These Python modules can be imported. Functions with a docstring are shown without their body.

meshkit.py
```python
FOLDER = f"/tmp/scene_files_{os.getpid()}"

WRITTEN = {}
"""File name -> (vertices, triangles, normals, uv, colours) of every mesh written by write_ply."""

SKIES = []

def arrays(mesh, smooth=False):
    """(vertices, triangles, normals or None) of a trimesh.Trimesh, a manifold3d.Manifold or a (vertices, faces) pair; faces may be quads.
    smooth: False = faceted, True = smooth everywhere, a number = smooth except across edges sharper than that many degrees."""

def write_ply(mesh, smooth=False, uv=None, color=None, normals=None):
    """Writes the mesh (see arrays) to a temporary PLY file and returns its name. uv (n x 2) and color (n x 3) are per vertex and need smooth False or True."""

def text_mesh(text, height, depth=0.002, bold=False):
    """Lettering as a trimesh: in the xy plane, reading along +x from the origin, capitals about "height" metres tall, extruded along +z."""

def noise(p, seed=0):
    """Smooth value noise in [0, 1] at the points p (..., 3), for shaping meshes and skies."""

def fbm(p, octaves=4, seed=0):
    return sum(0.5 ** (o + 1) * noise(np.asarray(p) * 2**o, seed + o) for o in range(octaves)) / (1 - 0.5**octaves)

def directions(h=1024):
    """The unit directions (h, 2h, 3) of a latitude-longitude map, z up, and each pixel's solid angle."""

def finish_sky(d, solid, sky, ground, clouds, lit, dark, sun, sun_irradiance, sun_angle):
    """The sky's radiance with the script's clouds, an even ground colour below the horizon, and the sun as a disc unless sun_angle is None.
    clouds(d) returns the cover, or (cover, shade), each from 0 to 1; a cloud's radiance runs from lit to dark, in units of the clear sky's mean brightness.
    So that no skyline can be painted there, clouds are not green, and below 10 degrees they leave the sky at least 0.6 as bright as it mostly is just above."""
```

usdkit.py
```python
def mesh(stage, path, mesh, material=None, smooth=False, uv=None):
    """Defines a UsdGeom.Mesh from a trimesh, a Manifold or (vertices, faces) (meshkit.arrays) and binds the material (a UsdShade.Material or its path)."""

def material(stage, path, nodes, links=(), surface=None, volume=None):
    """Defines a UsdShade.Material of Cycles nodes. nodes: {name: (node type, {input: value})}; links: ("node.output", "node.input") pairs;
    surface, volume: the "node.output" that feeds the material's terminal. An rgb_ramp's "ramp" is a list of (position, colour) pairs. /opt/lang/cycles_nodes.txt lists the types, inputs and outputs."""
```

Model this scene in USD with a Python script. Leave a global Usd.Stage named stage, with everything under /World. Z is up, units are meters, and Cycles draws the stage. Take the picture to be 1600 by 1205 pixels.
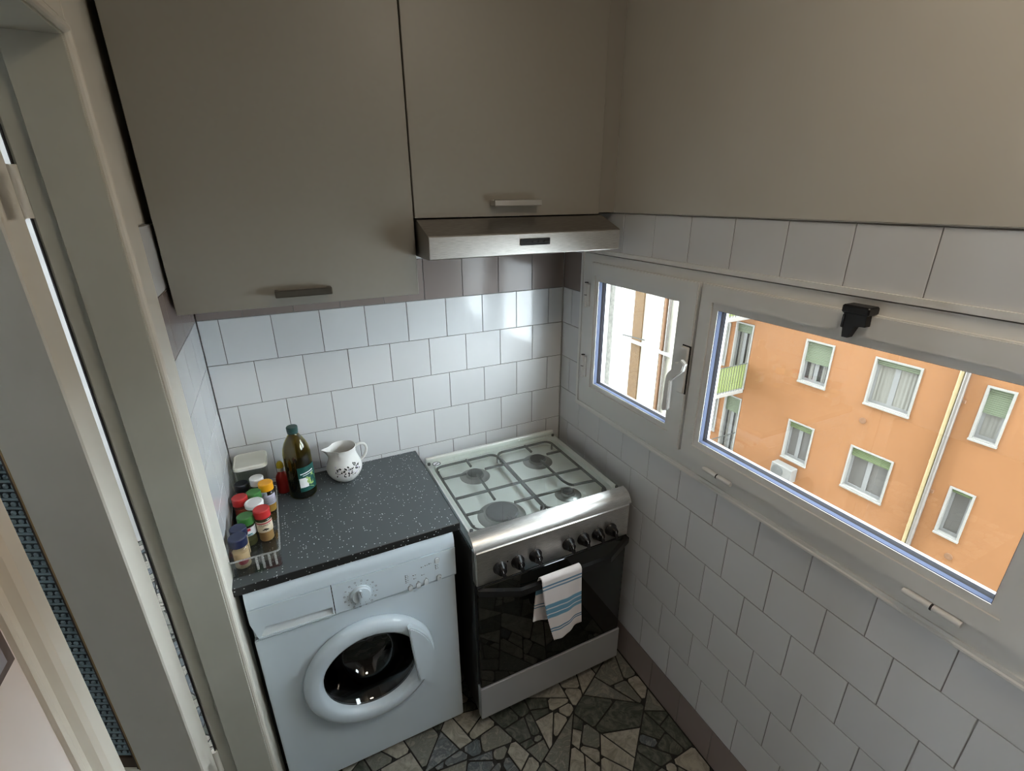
import math, random
import numpy as np, trimesh, usdkit, meshkit
from shapely.geometry import Polygon, box as sbox, Point, LineString
from shapely import affinity
from scipy.spatial import Voronoi
from pxr import Usd, UsdGeom, UsdLux, UsdShade, Gf, Sdf

random.seed(7)
rng = np.random.default_rng(7)
stage = Usd.Stage.CreateInMemory()
UsdGeom.SetStageUpAxis(stage, 'Z')
UsdGeom.SetStageMetersPerUnit(stage, 1.0)
UsdGeom.Xform.Define(stage, '/World')
UsdGeom.Scope.Define(stage, '/World/Looks')

# ------------------------------------------------------------------ camera
EXPOSURE = 0.0
rv = np.array([1.9025, -.441, .293]); th = np.linalg.norm(rv); kx, ky, kz = rv / th
K = np.array([[0, -kz, ky], [kz, 0, -kx], [-ky, kx, 0]])
ROT = np.eye(3) + math.sin(th) * K + (1 - math.cos(th)) * K @ K          # rows: right, down, forward
EYE = np.array([-1.088625, -1.754805, 1.854465])
cam = UsdGeom.Camera.Define(stage, '/World/camera')
mat = Gf.Matrix4d(*[float(v) for row in (list(ROT[0]) + [0], list(-ROT[1]) + [0], list(-ROT[2]) + [0], list(EYE) + [1]) for v in row])
cam.AddTransformOp().Set(mat)
cam.CreateHorizontalApertureAttr(36.0)
cam.CreateVerticalApertureAttr(36.0 * 1205 / 1600)
cam.CreateFocalLengthAttr(36.0 * 758.2 / 1600)
cam.CreateExposureAttr(EXPOSURE)
cam.CreateClippingRangeAttr(Gf.Vec2f(0.02, 500))

# ------------------------------------------------------------------ sky (even bright haze)
sky = UsdLux.DomeLight.Define(stage, '/World/sky')
sky.CreateIntensityAttr(6.3)
sky.CreateColorAttr(Gf.Vec3f(.85, .94, 1.02))

# ------------------------------------------------------------------ helpers
def lin(r, g, b):
    f = lambda c: c / 255 / 12.92 if c <= 10.3 else ((c / 255 + .055) / 1.055) ** 2.4
    return (f(r), f(g), f(b))

LOOKS = {}
def mat_(name, color, rough=.5, metal=0., spec=.5, **kw):
    n = {'p': ('principled_bsdf', dict(base_color=color, roughness=rough, metallic=metal, specular_ior_level=spec, **kw))}
    LOOKS[name] = usdkit.material(stage, '/World/Looks/' + name, n, [], surface='p.BSDF')
    return LOOKS[name]

def noisy(name, c1, c2, scale, rough=.5, metal=0., spec=.5, detail=4, lo=.35, hi=.65, stretch=(1, 1, 1), bump=0., dist=0., rrough=None, bdist=.002):
    n = {'g': ('geometry', {}), 'm': ('mapping', {'scale': stretch}), 't': ('noise_texture', {'scale': scale, 'detail': detail, 'distortion': dist}),
         'r': ('rgb_ramp', {'ramp': [(0, c1), (lo, c1), (hi, c2), (1, c2)]}),
         'p': ('principled_bsdf', dict(roughness=rough, metallic=metal, specular_ior_level=spec))}
    l = [('g.position', 'm.vector'), ('m.vector', 't.vector'), ('t.fac', 'r.fac'), ('r.color', 'p.base_color')]
    if bump:
        n['b'] = ('bump', {'strength': bump, 'distance': bdist}); l += [('t.fac', 'b.height'), ('b.normal', 'p.normal')]
    if rrough:
        n['mr'] = ('map_range', {'from_min': .3, 'from_max': .7, 'to_min': rrough[0], 'to_max': rrough[1]}); l += [('t.fac', 'mr.value'), ('mr.result', 'p.roughness')]
    LOOKS[name] = usdkit.material(stage, '/World/Looks/' + name, n, l, surface='p.BSDF')
    return LOOKS[name]

def pane(name, tint=(1, 1, 1), f0=.045, rough=0., gloss=(1, 1, 1), fmax=1.):
    """A thin clear sheet: what it lets through is tinted, and it mirrors more at a slant (the same from both of its faces)."""
    n = {'w': ('layer_weight', {'blend': .5}), 'e': ('math', {'math_type': 'power', 'value2': 5.}), 'k': ('math', {'math_type': 'multiply_add', 'value2': fmax - f0, 'value3': f0}),
         't': ('transparent_bsdf', {'color': tint}), 'g': ('glossy_bsdf', {'roughness': rough, 'color': gloss}), 'm': ('mix_closure', {})}
    l = [('w.facing', 'e.value1'), ('e.value', 'k.value1'), ('k.value', 'm.fac'), ('t.BSDF', 'm.closure1'), ('g.BSDF', 'm.closure2')]
    LOOKS[name] = usdkit.material(stage, '/World/Looks/' + name, n, l, surface='m.closure')
    return LOOKS[name]

def random_tint(name, c1, c2, rough, spec=.5, wav=0.):
    """Each piece of one kind takes its own tone between c1 and c2."""
    n = {'o': ('object_info', {}), 'r': ('rgb_ramp', {'ramp': [(0, c1), (1, c2)]}), 'p': ('principled_bsdf', dict(roughness=rough, specular_ior_level=spec))}
    l = [('o.random', 'r.fac'), ('r.color', 'p.base_color')]
    if wav:
        n.update({'g': ('geometry', {}), 't': ('noise_texture', {'scale': 9, 'detail': 1}), 'b': ('bump', {'strength': wav, 'distance': .004})})
        l += [('g.position', 't.vector'), ('t.fac', 'b.height'), ('b.normal', 'p.normal')]
    LOOKS[name] = usdkit.material(stage, '/World/Looks/' + name, n, l, surface='p.BSDF')

used = {}
def fresh(parent, name):
    k = used.get((parent, name), 0); used[(parent, name)] = k + 1
    return f'{parent}/{name}' if k == 0 else f'{parent}/{name}_{k:03d}'

def tag(prim, label=None, cat=None, group=None, kind=None):
    for k, v in (('label', label), ('category', cat), ('group', group), ('kind', kind)):
        if v: prim.SetCustomDataByKey(k, v)

class Thing:
    """An Xform at the thing's base; parts are given in world coordinates."""
    def __init__(s, name, base, label, cat, group=None, kind=None):
        s.path = fresh('/World', name); s.base = np.array(base, float)
        x = UsdGeom.Xform.Define(stage, s.path); x.AddTranslateOp().Set(Gf.Vec3d(*map(float, base)))
        tag(x.GetPrim(), label, cat, group, kind)
    def part(s, name, mesh, mat, parent=None, smooth=False, label=None, kind=None, attr=None):
        path = fresh(parent or s.path, name)
        v, f = arr(mesh)
        m = usdkit.mesh(stage, path, (v - s.base, f), LOOKS[mat], smooth)
        tag(m.GetPrim(), label, None, None, kind)
        if attr is not None:
            UsdGeom.PrimvarsAPI(m).CreatePrimvar(attr[0], Sdf.ValueTypeNames.FloatArray, 'vertex').Set([float(x) for x in attr[1]])
        return path

def single(name, mesh, mat, label, cat, group=None, kind=None, smooth=False):
    path = fresh('/World', name)
    m = usdkit.mesh(stage, path, arr(mesh), LOOKS[mat], smooth)
    tag(m.GetPrim(), label, cat, group, kind)
    return path

def arr(mesh):
    if isinstance(mesh, tuple): return np.asarray(mesh[0], float), np.asarray(mesh[1], int)
    if hasattr(mesh, 'to_mesh'):
        q = mesh.to_mesh(); return np.asarray(q.vert_properties[:, :3], float), np.asarray(q.tri_verts, int)
    return np.asarray(mesh.vertices, float), np.asarray(mesh.faces, int)

def cat_(*ms):
    V, F, n = [], [], 0
    for m in ms:
        v, f = arr(m)
        if f.shape[1] == 4: f = np.vstack([f[:, [0, 1, 2]], f[:, [0, 2, 3]]])
        V.append(v); F.append(f + n); n += len(v)
    return np.vstack(V), np.vstack(F)

_sg = [(a, b, c) for a in (0, 1) for b in (0, 1) for c in (0, 1)]
def _cbox_topology():
    pts = []
    for a, b, c in _sg:
        for k in range(3):
            e = np.array([a, b, c], float) * 2 - 1
            e[k] *= 1.0
            q = e * .8; q[k] = e[k]
            pts.append(q)
    h = trimesh.convex.convex_hull(np.array(pts)); 
    order = [int(np.argmin(((np.array(pts) - v) ** 2).sum(1))) for v in h.vertices]
    return order, np.array(h.faces)
_ORD, _FACES = _cbox_topology()
def cb(x0, x1, y0, y1, z0, z1, r=.001):
    """Box with chamfered edges."""
    x0, x1 = sorted((x0, x1)); y0, y1 = sorted((y0, y1)); z0, z1 = sorted((z0, z1))
    r = min(r, .45 * min(x1 - x0, y1 - y0, z1 - z0))
    lo, hi = np.array([x0, y0, z0]), np.array([x1, y1, z1]); pts = []
    for s in _sg:
        s = np.array(s)
        for k in range(3):
            p = np.where(s == 1, hi - r, lo + r); p[k] = hi[k] if s[k] else lo[k]
            pts.append(p)
    return np.array(pts)[_ORD], _FACES

def lathe(profile, c=(0, 0, 0), n=40, cap=True):
    """profile: (radius, z) from bottom to top (outside); closed at the axis where the radius is 0."""
    P = np.array(profile, float); a = np.linspace(0, 2 * math.pi, n, endpoint=False); V = []; F = []
    for r, z in P: V.append(np.c_[r * np.cos(a), r * np.sin(a), np.full(n, z)])
    V = np.vstack(V)
    for i in range(len(P) - 1):
        for j in range(n):
            A, B, C_, D = i * n + j, i * n + (j + 1) % n, (i + 1) * n + (j + 1) % n, (i + 1) * n + j
            F += [(A, B, C_), (A, C_, D)]
    return V + np.array(c, float), np.array(F)

def axis_lathe(profile, c, d, n=32):
    """Lathe round an axis through c along direction d."""
    v, f = lathe(profile, n=n); d = np.array(d, float) / np.linalg.norm(d)
    h = np.array([0, 0, 1.]) if abs(d[2]) < .9 else np.array([1., 0, 0])
    x = np.cross(h, d); x /= np.linalg.norm(x); y = np.cross(d, x)
    return v @ np.array([x, y, d]) + np.array(c, float), f

def tube(path, r, n=10, closed=False, flat=None):
    P = np.array(path, float); m = len(P); V = []
    R = np.broadcast_to(np.asarray(r, float), (m,))
    T = np.gradient(P, axis=0) if not closed else np.roll(P, -1, 0) - np.roll(P, 1, 0)
    T /= np.linalg.norm(T, axis=1, keepdims=True)
    u = np.cross(T[0], [0, 0, 1.]); 
    if np.linalg.norm(u) < .1: u = np.cross(T[0], [1., 0, 0])
    u /= np.linalg.norm(u)
    a = np.linspace(0, 2 * math.pi, n, endpoint=False)
    for i in range(m):
        u = u - T[i] * (u @ T[i]); u /= np.linalg.norm(u); w = np.cross(T[i], u)
        k = flat if flat else 1
        V.append(P[i] + R[i] * (np.cos(a)[:, None] * u + k * np.sin(a)[:, None] * w))
    V = np.vstack(V); F = []
    for i in range(m if closed else m - 1):
        for j in range(n):
            A, B = i * n + j, i * n + (j + 1) % n; C_, D = ((i + 1) % m) * n + (j + 1) % n, ((i + 1) % m) * n + j
            F += [(A, C_, B), (A, D, C_)]
    if not closed:
        s, e = len(V), len(V) + 1
        V = np.vstack([V, P[0], P[-1]])
        for j in range(n):
            F.append((s, j, (j + 1) % n)); F.append((e, (m - 1) * n + (j + 1) % n, (m - 1) * n + j))
    return V, np.array(F)

def smooth_path(pts, n=24):
    P = np.array(pts, float); out = []
    Q = np.vstack([2 * P[0] - P[1], P, 2 * P[-1] - P[-2]])
    for i in range(1, len(Q) - 2):
        for t in np.linspace(0, 1, max(2, n // (len(P) - 1)), endpoint=False):
            a, b, c, d = Q[i - 1:i + 3]
            out.append(.5 * ((2 * b) + (-a + c) * t + (2 * a - 5 * b + 4 * c - d) * t * t + (-a + 3 * b - 3 * c + d) * t ** 3))
    return np.array(out + [P[-1]])

def ext(poly, d):
    gs = getattr(poly, 'geoms', [poly]); return cat_(*[trimesh.creation.extrude_polygon(g, d) for g in gs if g.area > 1e-9])
def extX(poly, x0, x1):
    """polygon in (y, z), extruded from x0 to x1"""
    v, f = ext(poly, x1 - x0); return np.c_[v[:, 2] + x0, v[:, 0], v[:, 1]], f
def extY(poly, y0, y1):
    """polygon in (x, z), extruded from y0 to y1"""
    v, f = ext(poly, y1 - y0); return np.c_[v[:, 0], y1 - v[:, 2], v[:, 1]], f
def extZ(poly, z0, z1):
    v, f = ext(poly, z1 - z0); return v + [0, 0, z0], f
def rrect(x0, x1, y0, y1, r, q=6): return sbox(min(x0, x1) + r, min(y0, y1) + r, max(x0, x1) - r, max(y0, y1) - r).buffer(r, quad_segs=q)

def tile(poly_or_rect, plane, at, depth, out, inset=.0009, drop=.0009):
    """A tile over a rectangle (u0,u1,v0,v1): eased edge, face at `at`, going back `depth`. plane 'y': u=x,v=z; 'x': u=y,v=z. out: +1/-1 along the plane's axis."""
    u0, u1, v0, v1 = poly_or_rect; i = inset
    R = [(u0, v0), (u1, v0), (u1, v1), (u0, v1)]; I = [(u0 + i, v0 + i), (u1 - i, v0 + i), (u1 - i, v1 - i), (u0 + i, v1 - i)]
    lay = [(R, -depth), (R, -drop), (I, 0.)]
    V = []
    for q, o in lay:
        for u, v in q: V.append((at + out * o, u, v) if plane == 'x' else (u, at + out * o, v))
    F = []
    for L in (0, 4):
        for k in range(4):
            a, b, c, d = L + k, L + (k + 1) % 4, L + 4 + (k + 1) % 4, L + 4 + k
            F += [(a, b, c), (a, c, d)]
    F += [(8, 9, 10), (8, 10, 11)]
    F = np.array(F)
    if (plane == 'x' and out < 0) or (plane == 'y' and out > 0): F = F[:, ::-1]
    return np.array(V), F

def wrap(poly, c, rad, ang0, zc, lift=.0003, cell=.0015):
    """Flat print laid round an upright body: polygon (u, v) about (0,0) -> angle ang0 + u/r (0 faces -y, + towards +x), height zc + v; rad(z) is the body's radius."""
    gs = getattr(poly, 'geoms', [poly]); out = []
    for g in gs:
        if g.area < 1e-10: continue
        minx, miny, maxx, maxy = g.bounds; v2, f2 = trimesh.creation.triangulate_polygon(g, engine='earcut')
        m = trimesh.Trimesh(np.c_[v2, np.zeros(len(v2))], f2, process=False)
        if max(maxx - minx, maxy - miny) > .006:
            vv, ff = trimesh.remesh.subdivide_to_size(m.vertices, m.faces, .005); m = trimesh.Trimesh(vv, ff, process=False)
        u, v = m.vertices[:, 0], m.vertices[:, 1]; z = zc + v
        r = np.array([rad(q) for q in z]); a = ang0 + u / rad(zc)
        out.append((np.c_[c[0] + (r + lift) * np.sin(a), c[1] - (r + lift) * np.cos(a), z], np.array(m.faces)))
    return cat_(*out)

# ------------------------------------------------------------------ materials
random_tint('tile_white', (.625, .635, .645), (.675, .685, .695), .11, spec=.42, wav=.12)
random_tint('tile_brown', (.235, .195, .18), (.27, .225, .21), .14, spec=.22, wav=.1)
mat_('grout', (.24, .235, .225), .9)
noisy('plaster', (.485, .46, .405), (.515, .49, .43), 3.5, .85, bump=.25, lo=.3, hi=.7, bdist=.006)
mat_('rear_dark_tone', (.20, .185, .165), .8)  # unseen rear wall, toned dark so less light bounces off it
noisy('lining_shade', (.43, .425, .365), (.47, .465, .40), 6, .45)  # door paint copy with the shade of the reveal put into its colour
noisy('white_wall', (.74, .73, .71), (.78, .77, .75), 4, .85)
mat_('ceiling_paint', (.48, .465, .44), .9)
noisy('cabinet_grey', (.272, .258, .228), (.284, .27, .239), 60, .42, lo=.2, hi=.8)
mat_('cabinet_edge', (.27, .255, .225), .5)
mat_('cabinet_carcass', (.11, .105, .10), .6)
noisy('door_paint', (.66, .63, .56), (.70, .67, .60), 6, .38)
noisy('pink_wall', (.72, .66, .64), (.76, .70, .68), 8, .85, bump=.1)
mat_('pvc_white', (.70, .695, .67), .32)
mat_('pvc_bright', (.42, .42, .41), .4)
mat_('bead_sky_tint', (.085, .10, .15), .8, spec=.0)  # return of the white bead, its sky-lit tint put into the colour
mat_('spacer_dark', (.012, .011, .013), .8, spec=.08)
mat_('rubber', (.015, .015, .016), .5)
mat_('black_plastic', (.008, .008, .009), .3, spec=.35)
mat_('black_matt', (.012, .012, .012), .6)
mat_('oven_black', (.006, .007, .006), .03, spec=.6)
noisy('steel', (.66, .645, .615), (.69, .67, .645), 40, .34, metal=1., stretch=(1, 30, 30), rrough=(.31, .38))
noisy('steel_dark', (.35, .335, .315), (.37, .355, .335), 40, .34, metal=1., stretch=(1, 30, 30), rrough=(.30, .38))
mat_('steel_tray', (.84, .86, .82), .36, metal=.4)
mat_('nickel', (.55, .53, .50), .3, metal=1.)
mat_('nickel_dark', (.20, .19, .165), .35, metal=1.)
mat_('silver_paint', (.45, .46, .475), .35, metal=.3)
mat_('cooker_side', (.02, .02, .02), .4)
mat_('appliance_white', (.64, .735, .81), .25)
mat_('appliance_white_button', (.62, .67, .70), .25)
mat_('print_grey', (.16, .17, .18), .6)
mat_('print_black', (.01, .01, .01), .5)
mat_('burner_cap', (.035, .035, .035), .5)
mat_('burner_ring', (.42, .42, .40), .3, metal=1.)
mat_('grate_grey', (.085, .09, .085), .4, metal=.2)
mat_('drum_steel', (.03, .032, .035), .35, metal=.6)
pane('window_glass', (.97, .985, .975), .035)
pane('lid_glass', (.965, .985, .98), .065)
pane('door_bowl', (.30, .31, .32), .06)
pane('clear_plastic', (.86, .885, .885), .09, rough=.08)
mat_('tray_rim', (.66, .69, .69), .15, alpha=.35)
pane('tub_plastic', (.78, .80, .76), .05, rough=.2)
pane('jar_glass', (.93, .95, .94), .04)
pane('bottle_glass', (.57, .51, .17), .045)
pane('oil', (.55, .50, .22), .0, fmax=.1)
mat_('cap_navy', (.012, .018, .06), .35); mat_('cap_dark', (.015, .02, .028), .4); mat_('cap_green', (.04, .17, .035), .35); mat_('cap_red', (.50, .025, .025), .35)
mat_('cap_yellow', (.80, .36, .01), .35); mat_('cap_white', (.80, .80, .80), .35); mat_('lid_cream', (.78, .78, .70), .4)
mat_('cap_bottle', (.01, .045, .04), .35)
mat_('spice_tan', (.46, .26, .10), .9); mat_('spice_pale', (.62, .44, .25), .9); mat_('spice_green', (.10, .10, .035), .9); mat_('spice_dark', (.05, .035, .02), .9)
mat_('spice_red', (.30, .04, .015), .9); mat_('spice_yellow', (.62, .33, .06), .9); mat_('spice_salt', (.72, .70, .66), .9)
mat_('label_white', (.74, .75, .78), .5); mat_('label_cream', (.72, .62, .47), .5); mat_('label_green', (.006, .075, .062), .4); mat_('label_lilac', (.58, .56, .66), .5)
mat_('print_red', (.40, .03, .05), .5); mat_('print_teal', (.02, .22, .24), .5); mat_('print_olive', (.33, .48, .16), .5); mat_('print_white', (.85, .86, .86), .5); mat_('print_navy', (.03, .05, .12), .5)
mat_('sauce_red', (.33, .02, .015), .3); mat_('sauce_yellow', (.55, .42, .02), .35)
mat_('ceramic', (.78, .775, .75), .12); mat_('ceramic_inside', (.70, .66, .58), .2)
noisy('mosaic_bed', (.006, .007, .006), (.014, .015, .013), 40, .6)
def stone(name, c1, c2, c3):
    n = {'g': ('geometry', {}), 'o': ('object_info', {}), 'w': ('math', {'math_type': 'multiply', 'value2': 37.}), 'cx': ('combine_xyz', {}),
         'va': ('vector_math', {'math_type': 'add'}), 't': ('noise_texture', {'scale': 16, 'detail': 6, 'distortion': 2.5, 'roughness': .65}),
         'r': ('rgb_ramp', {'ramp': [(0, c1), (.38, c1), (.5, c2), (.62, c3), (.75, c2), (1, c1)]}),
         'p': ('principled_bsdf', dict(roughness=.22, specular_ior_level=.5)), 'b': ('bump', {'strength': .15, 'distance': .002})}
    l = [('o.random', 'w.value1'), ('w.value', 'cx.x'), ('w.value', 'cx.y'), ('g.position', 'va.vector1'), ('cx.vector', 'va.vector2'), ('va.vector', 't.vector'),
         ('t.fac', 'r.fac'), ('r.color', 'p.base_color'), ('t.fac', 'b.height'), ('b.normal', 'p.normal')]
    LOOKS[name] = usdkit.material(stage, '/World/Looks/' + name, n, l, surface='p.BSDF')
stone('stone_light', (.40, .375, .32), (.33, .315, .27), (.24, .235, .20))
stone('stone_mid', (.20, .205, .18), (.15, .155, .135), (.26, .25, .21))
stone('stone_dark', (.055, .065, .055), (.085, .095, .08), (.14, .14, .115))
stone('stone_blue', (.13, .155, .165), (.085, .10, .11), (.22, .23, .23))
# worktop: black laminate with pale flecks, the sheen of its top painted in as a paler base
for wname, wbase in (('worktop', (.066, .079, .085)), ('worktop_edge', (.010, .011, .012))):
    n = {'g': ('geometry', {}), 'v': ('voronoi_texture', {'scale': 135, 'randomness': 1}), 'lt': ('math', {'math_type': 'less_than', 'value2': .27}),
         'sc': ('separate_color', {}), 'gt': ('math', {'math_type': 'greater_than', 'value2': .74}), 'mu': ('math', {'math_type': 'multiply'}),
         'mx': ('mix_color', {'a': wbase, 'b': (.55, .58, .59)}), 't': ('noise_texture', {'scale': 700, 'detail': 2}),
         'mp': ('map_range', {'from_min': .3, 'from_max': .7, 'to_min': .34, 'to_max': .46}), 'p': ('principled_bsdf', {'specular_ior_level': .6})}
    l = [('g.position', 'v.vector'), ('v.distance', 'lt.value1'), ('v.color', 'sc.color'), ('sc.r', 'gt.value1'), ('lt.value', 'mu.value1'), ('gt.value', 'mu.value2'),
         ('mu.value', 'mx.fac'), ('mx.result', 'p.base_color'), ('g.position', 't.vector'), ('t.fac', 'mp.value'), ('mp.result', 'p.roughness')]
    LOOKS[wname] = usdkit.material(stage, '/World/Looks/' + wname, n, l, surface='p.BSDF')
# towel stripes run across the cloth: the mesh carries how far along the cloth each point lies
W_, BL, DB = (.72, .67, .66), (.12, .29, .42), (.10, .21, .32)
st_ = [(0, W_)]
def band(a, b, c): st_.extend([(a - .002, W_), (a, c), (b, c), (b + .002, W_)])
for a, b, c in ((.03, .042, DB), (.056, .066, DB), (.19, .222, BL), (.232, .268, BL), (.277, .305, BL), (.395, .404, DB), (.416, .425, DB), (.56, .61, BL), (.62, .68, BL), (.80, .81, DB), (.83, .84, DB)): band(a, b, c)
st_.append((1, W_)); st_.sort(key=lambda s: s[0])
n = {'a': ('attribute', {'attribute': 'along'}), 'r': ('rgb_ramp', {'ramp': st_}), 'g': ('geometry', {}), 't': ('noise_texture', {'scale': 500, 'detail': 2}),
     'b': ('bump', {'strength': .5, 'distance': .001}), 'p': ('principled_bsdf', {'roughness': .95, 'specular_ior_level': .2, 'sheen_weight': .2})}
LOOKS['towel'] = usdkit.material(stage, '/World/Looks/towel', n, [('a.fac', 'r.fac'), ('r.color', 'p.base_color'), ('g.position', 't.vector'), ('t.fac', 'b.height'), ('b.normal', 'p.normal')], surface='p.BSDF')
# outdoors
noisy('facade_orange', (.262, .115, .042), (.280, .124, .047), .9, .9, detail=6, lo=.3, hi=.7)
noisy('facade_cream', (.58, .55, .46), (.62, .59, .52), .6, .9)
noisy('facade_brown', (.115, .062, .024), (.14, .08, .032), 5, .9)
mat_('stone_white', (.29, .275, .25), .6); mat_('shutter_green', (.14, .175, .08), .6); mat_('shutter_sage', (.155, .18, .115), .6)
mat_('far_glass', (.05, .045, .042), .08); mat_('curtain_grey', (.20, .19, .17), .8); mat_('curtain_cream', (.20, .19, .165), .8); mat_('net_curtain', (.12, .11, .10), .7)
mat_('far_frame', (.225, .22, .215), .5); mat_('gutter_yellow', (.34, .27, .14), .5); mat_('gutter_grey', (.22, .195, .175), .35, metal=.4); mat_('rust', (.20, .10, .05), .8)
mat_('screen_green', (.20, .235, .075), .8); mat_('terracotta', (.28, .13, .06), .8); mat_('concrete', (.42, .41, .39), .9); mat_('sill_stone', (.12, .115, .115), .8)
noisy('sky_blocker_render', (.16, .155, .14), (.26, .25, .23), 9, .9)
noisy('grey_render', (.15, .145, .13), (.24, .23, .21), 60, .9)
mat_('ac_white', (.21, .20, .185), .5); mat_('ac_grille', (.16, .16, .155), .6)
mat_('bead_brown', (.06, .035, .02), .6); mat_('putty', (.30, .20, .09), .7)
n = {'p': ('principled_bsdf', {'base_color': (.24, .335, .38), 'roughness': .3, 'specular_ior_level': .5})}
LOOKS['ribbed_glass'] = usdkit.material(stage, '/World/Looks/ribbed_glass', n, [], surface='p.BSDF')
mat_('ribbed_valley_shade', (.06, .085, .10), .25)  # shade between the ribs painted as a darker backing
mat_('switch_brown', (.10, .065, .05), .4); mat_('switch_rocker', (.30, .29, .33), .4)
n = {'e': ('emission', {'color': (1., .86, .68), 'strength': 29.})}  # emission of the unseen lamp added for warm fill
LOOKS['added_lamp_glow'] = usdkit.material(stage, '/World/Looks/added_lamp_glow', n, [], surface='e.emission')

# ================================================================== THE ROOM
XL, YR, ZC = -1.3305, -3.25, 2.75         # left wall, rear wall, ceiling height; back wall y=0, right wall x=0
ROW = .14907; Z0 = 1.5                    # tile rows: row k spans Z0-(k+1)*ROW .. Z0-k*ROW
rowz = lambda k: (Z0 - (k + 1) * ROW, Z0 - k * ROW)
TD, JN = .009, .0011                      # tile thickness, half a joint
WIN = (-1.64, -.138, 1.033, 1.672)        # window opening with its trim, y0 y1 z0 z1

# --- floor: crazy paving
floor = Thing('floor', (-.6, -1, 0), 'dark crazy-paved floor of broken marble pieces set in black mortar', 'floor', kind='structure')
floor.part('mortar_bed', cat_(cb(XL - .1, .02, YR - .05, .05, -.08, -.0035, .001)), 'mosaic_bed')
_ov = [(40,1010,'L'),(120,1015,'L'),(230,1000,'L'),(40,1075,'B'),(130,1090,'B'),(225,1090,'M'),(310,960,'D'),(340,1080,'L'),(370,1165,'L'),(395,960,'D'),(430,870,'D'),(515,865,'L'),(590,885,'L'),(440,1030,'M'),(535,980,'L'),(475,1100,'M'),(600,1060,'L'),(645,950,'L'),(640,775,'L'),(695,830,'L'),(740,760,'M'),(785,700,'M'),(832,705,'D'),(875,715,'M'),(820,790,'M'),(925,780,'L'),(820,860,'M'),(725,905,'D'),(765,975,'D'),(822,965,'D'),(892,990,'L'),(705,1010,'M'),(560,1130,'M'),(660,1150,'L'),(755,1090,'L'),(860,1110,'L'),(960,860,'M'),(965,960,'D'),(1060,1000,'D'),(1000,1080,'D'),(1090,1140,'L'),(930,1130,'D'),(1110,1060,'D'),(460,1190,'M'),(250,1170,'B'),(140,1170,'B'),(30,1150,'B'),(1030,905,'D'),(560,1215,'M')]
def floor_hit(px, py):
    d = ROT.T @ np.array([(px - 800) / 758.2, (py - 602.5) / 758.2, 1.]); t = -EYE[2] / d[2]; return (EYE + t * d)[:2]
seeds = [(*floor_hit(700 + x * 360 / 1127, 820 + y * 385 / 1205), t) for x, y, t in _ov]
def fill_seeds(seeds, x0, x1, y0, y1, dmin, tries, r, tones='LMDMDLBM'):
    P = [np.array(s[:2]) for s in seeds]
    for _ in range(tries):
        p = np.array([r.uniform(x0, x1), r.uniform(y0, y1)]); dm = dmin * r.uniform(.8, 1.3)
        if all((p - q) @ (p - q) > dm * dm for q in P): P.append(p); seeds.append((p[0], p[1], tones[int(r.integers(len(tones)))]))
    return seeds
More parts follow.
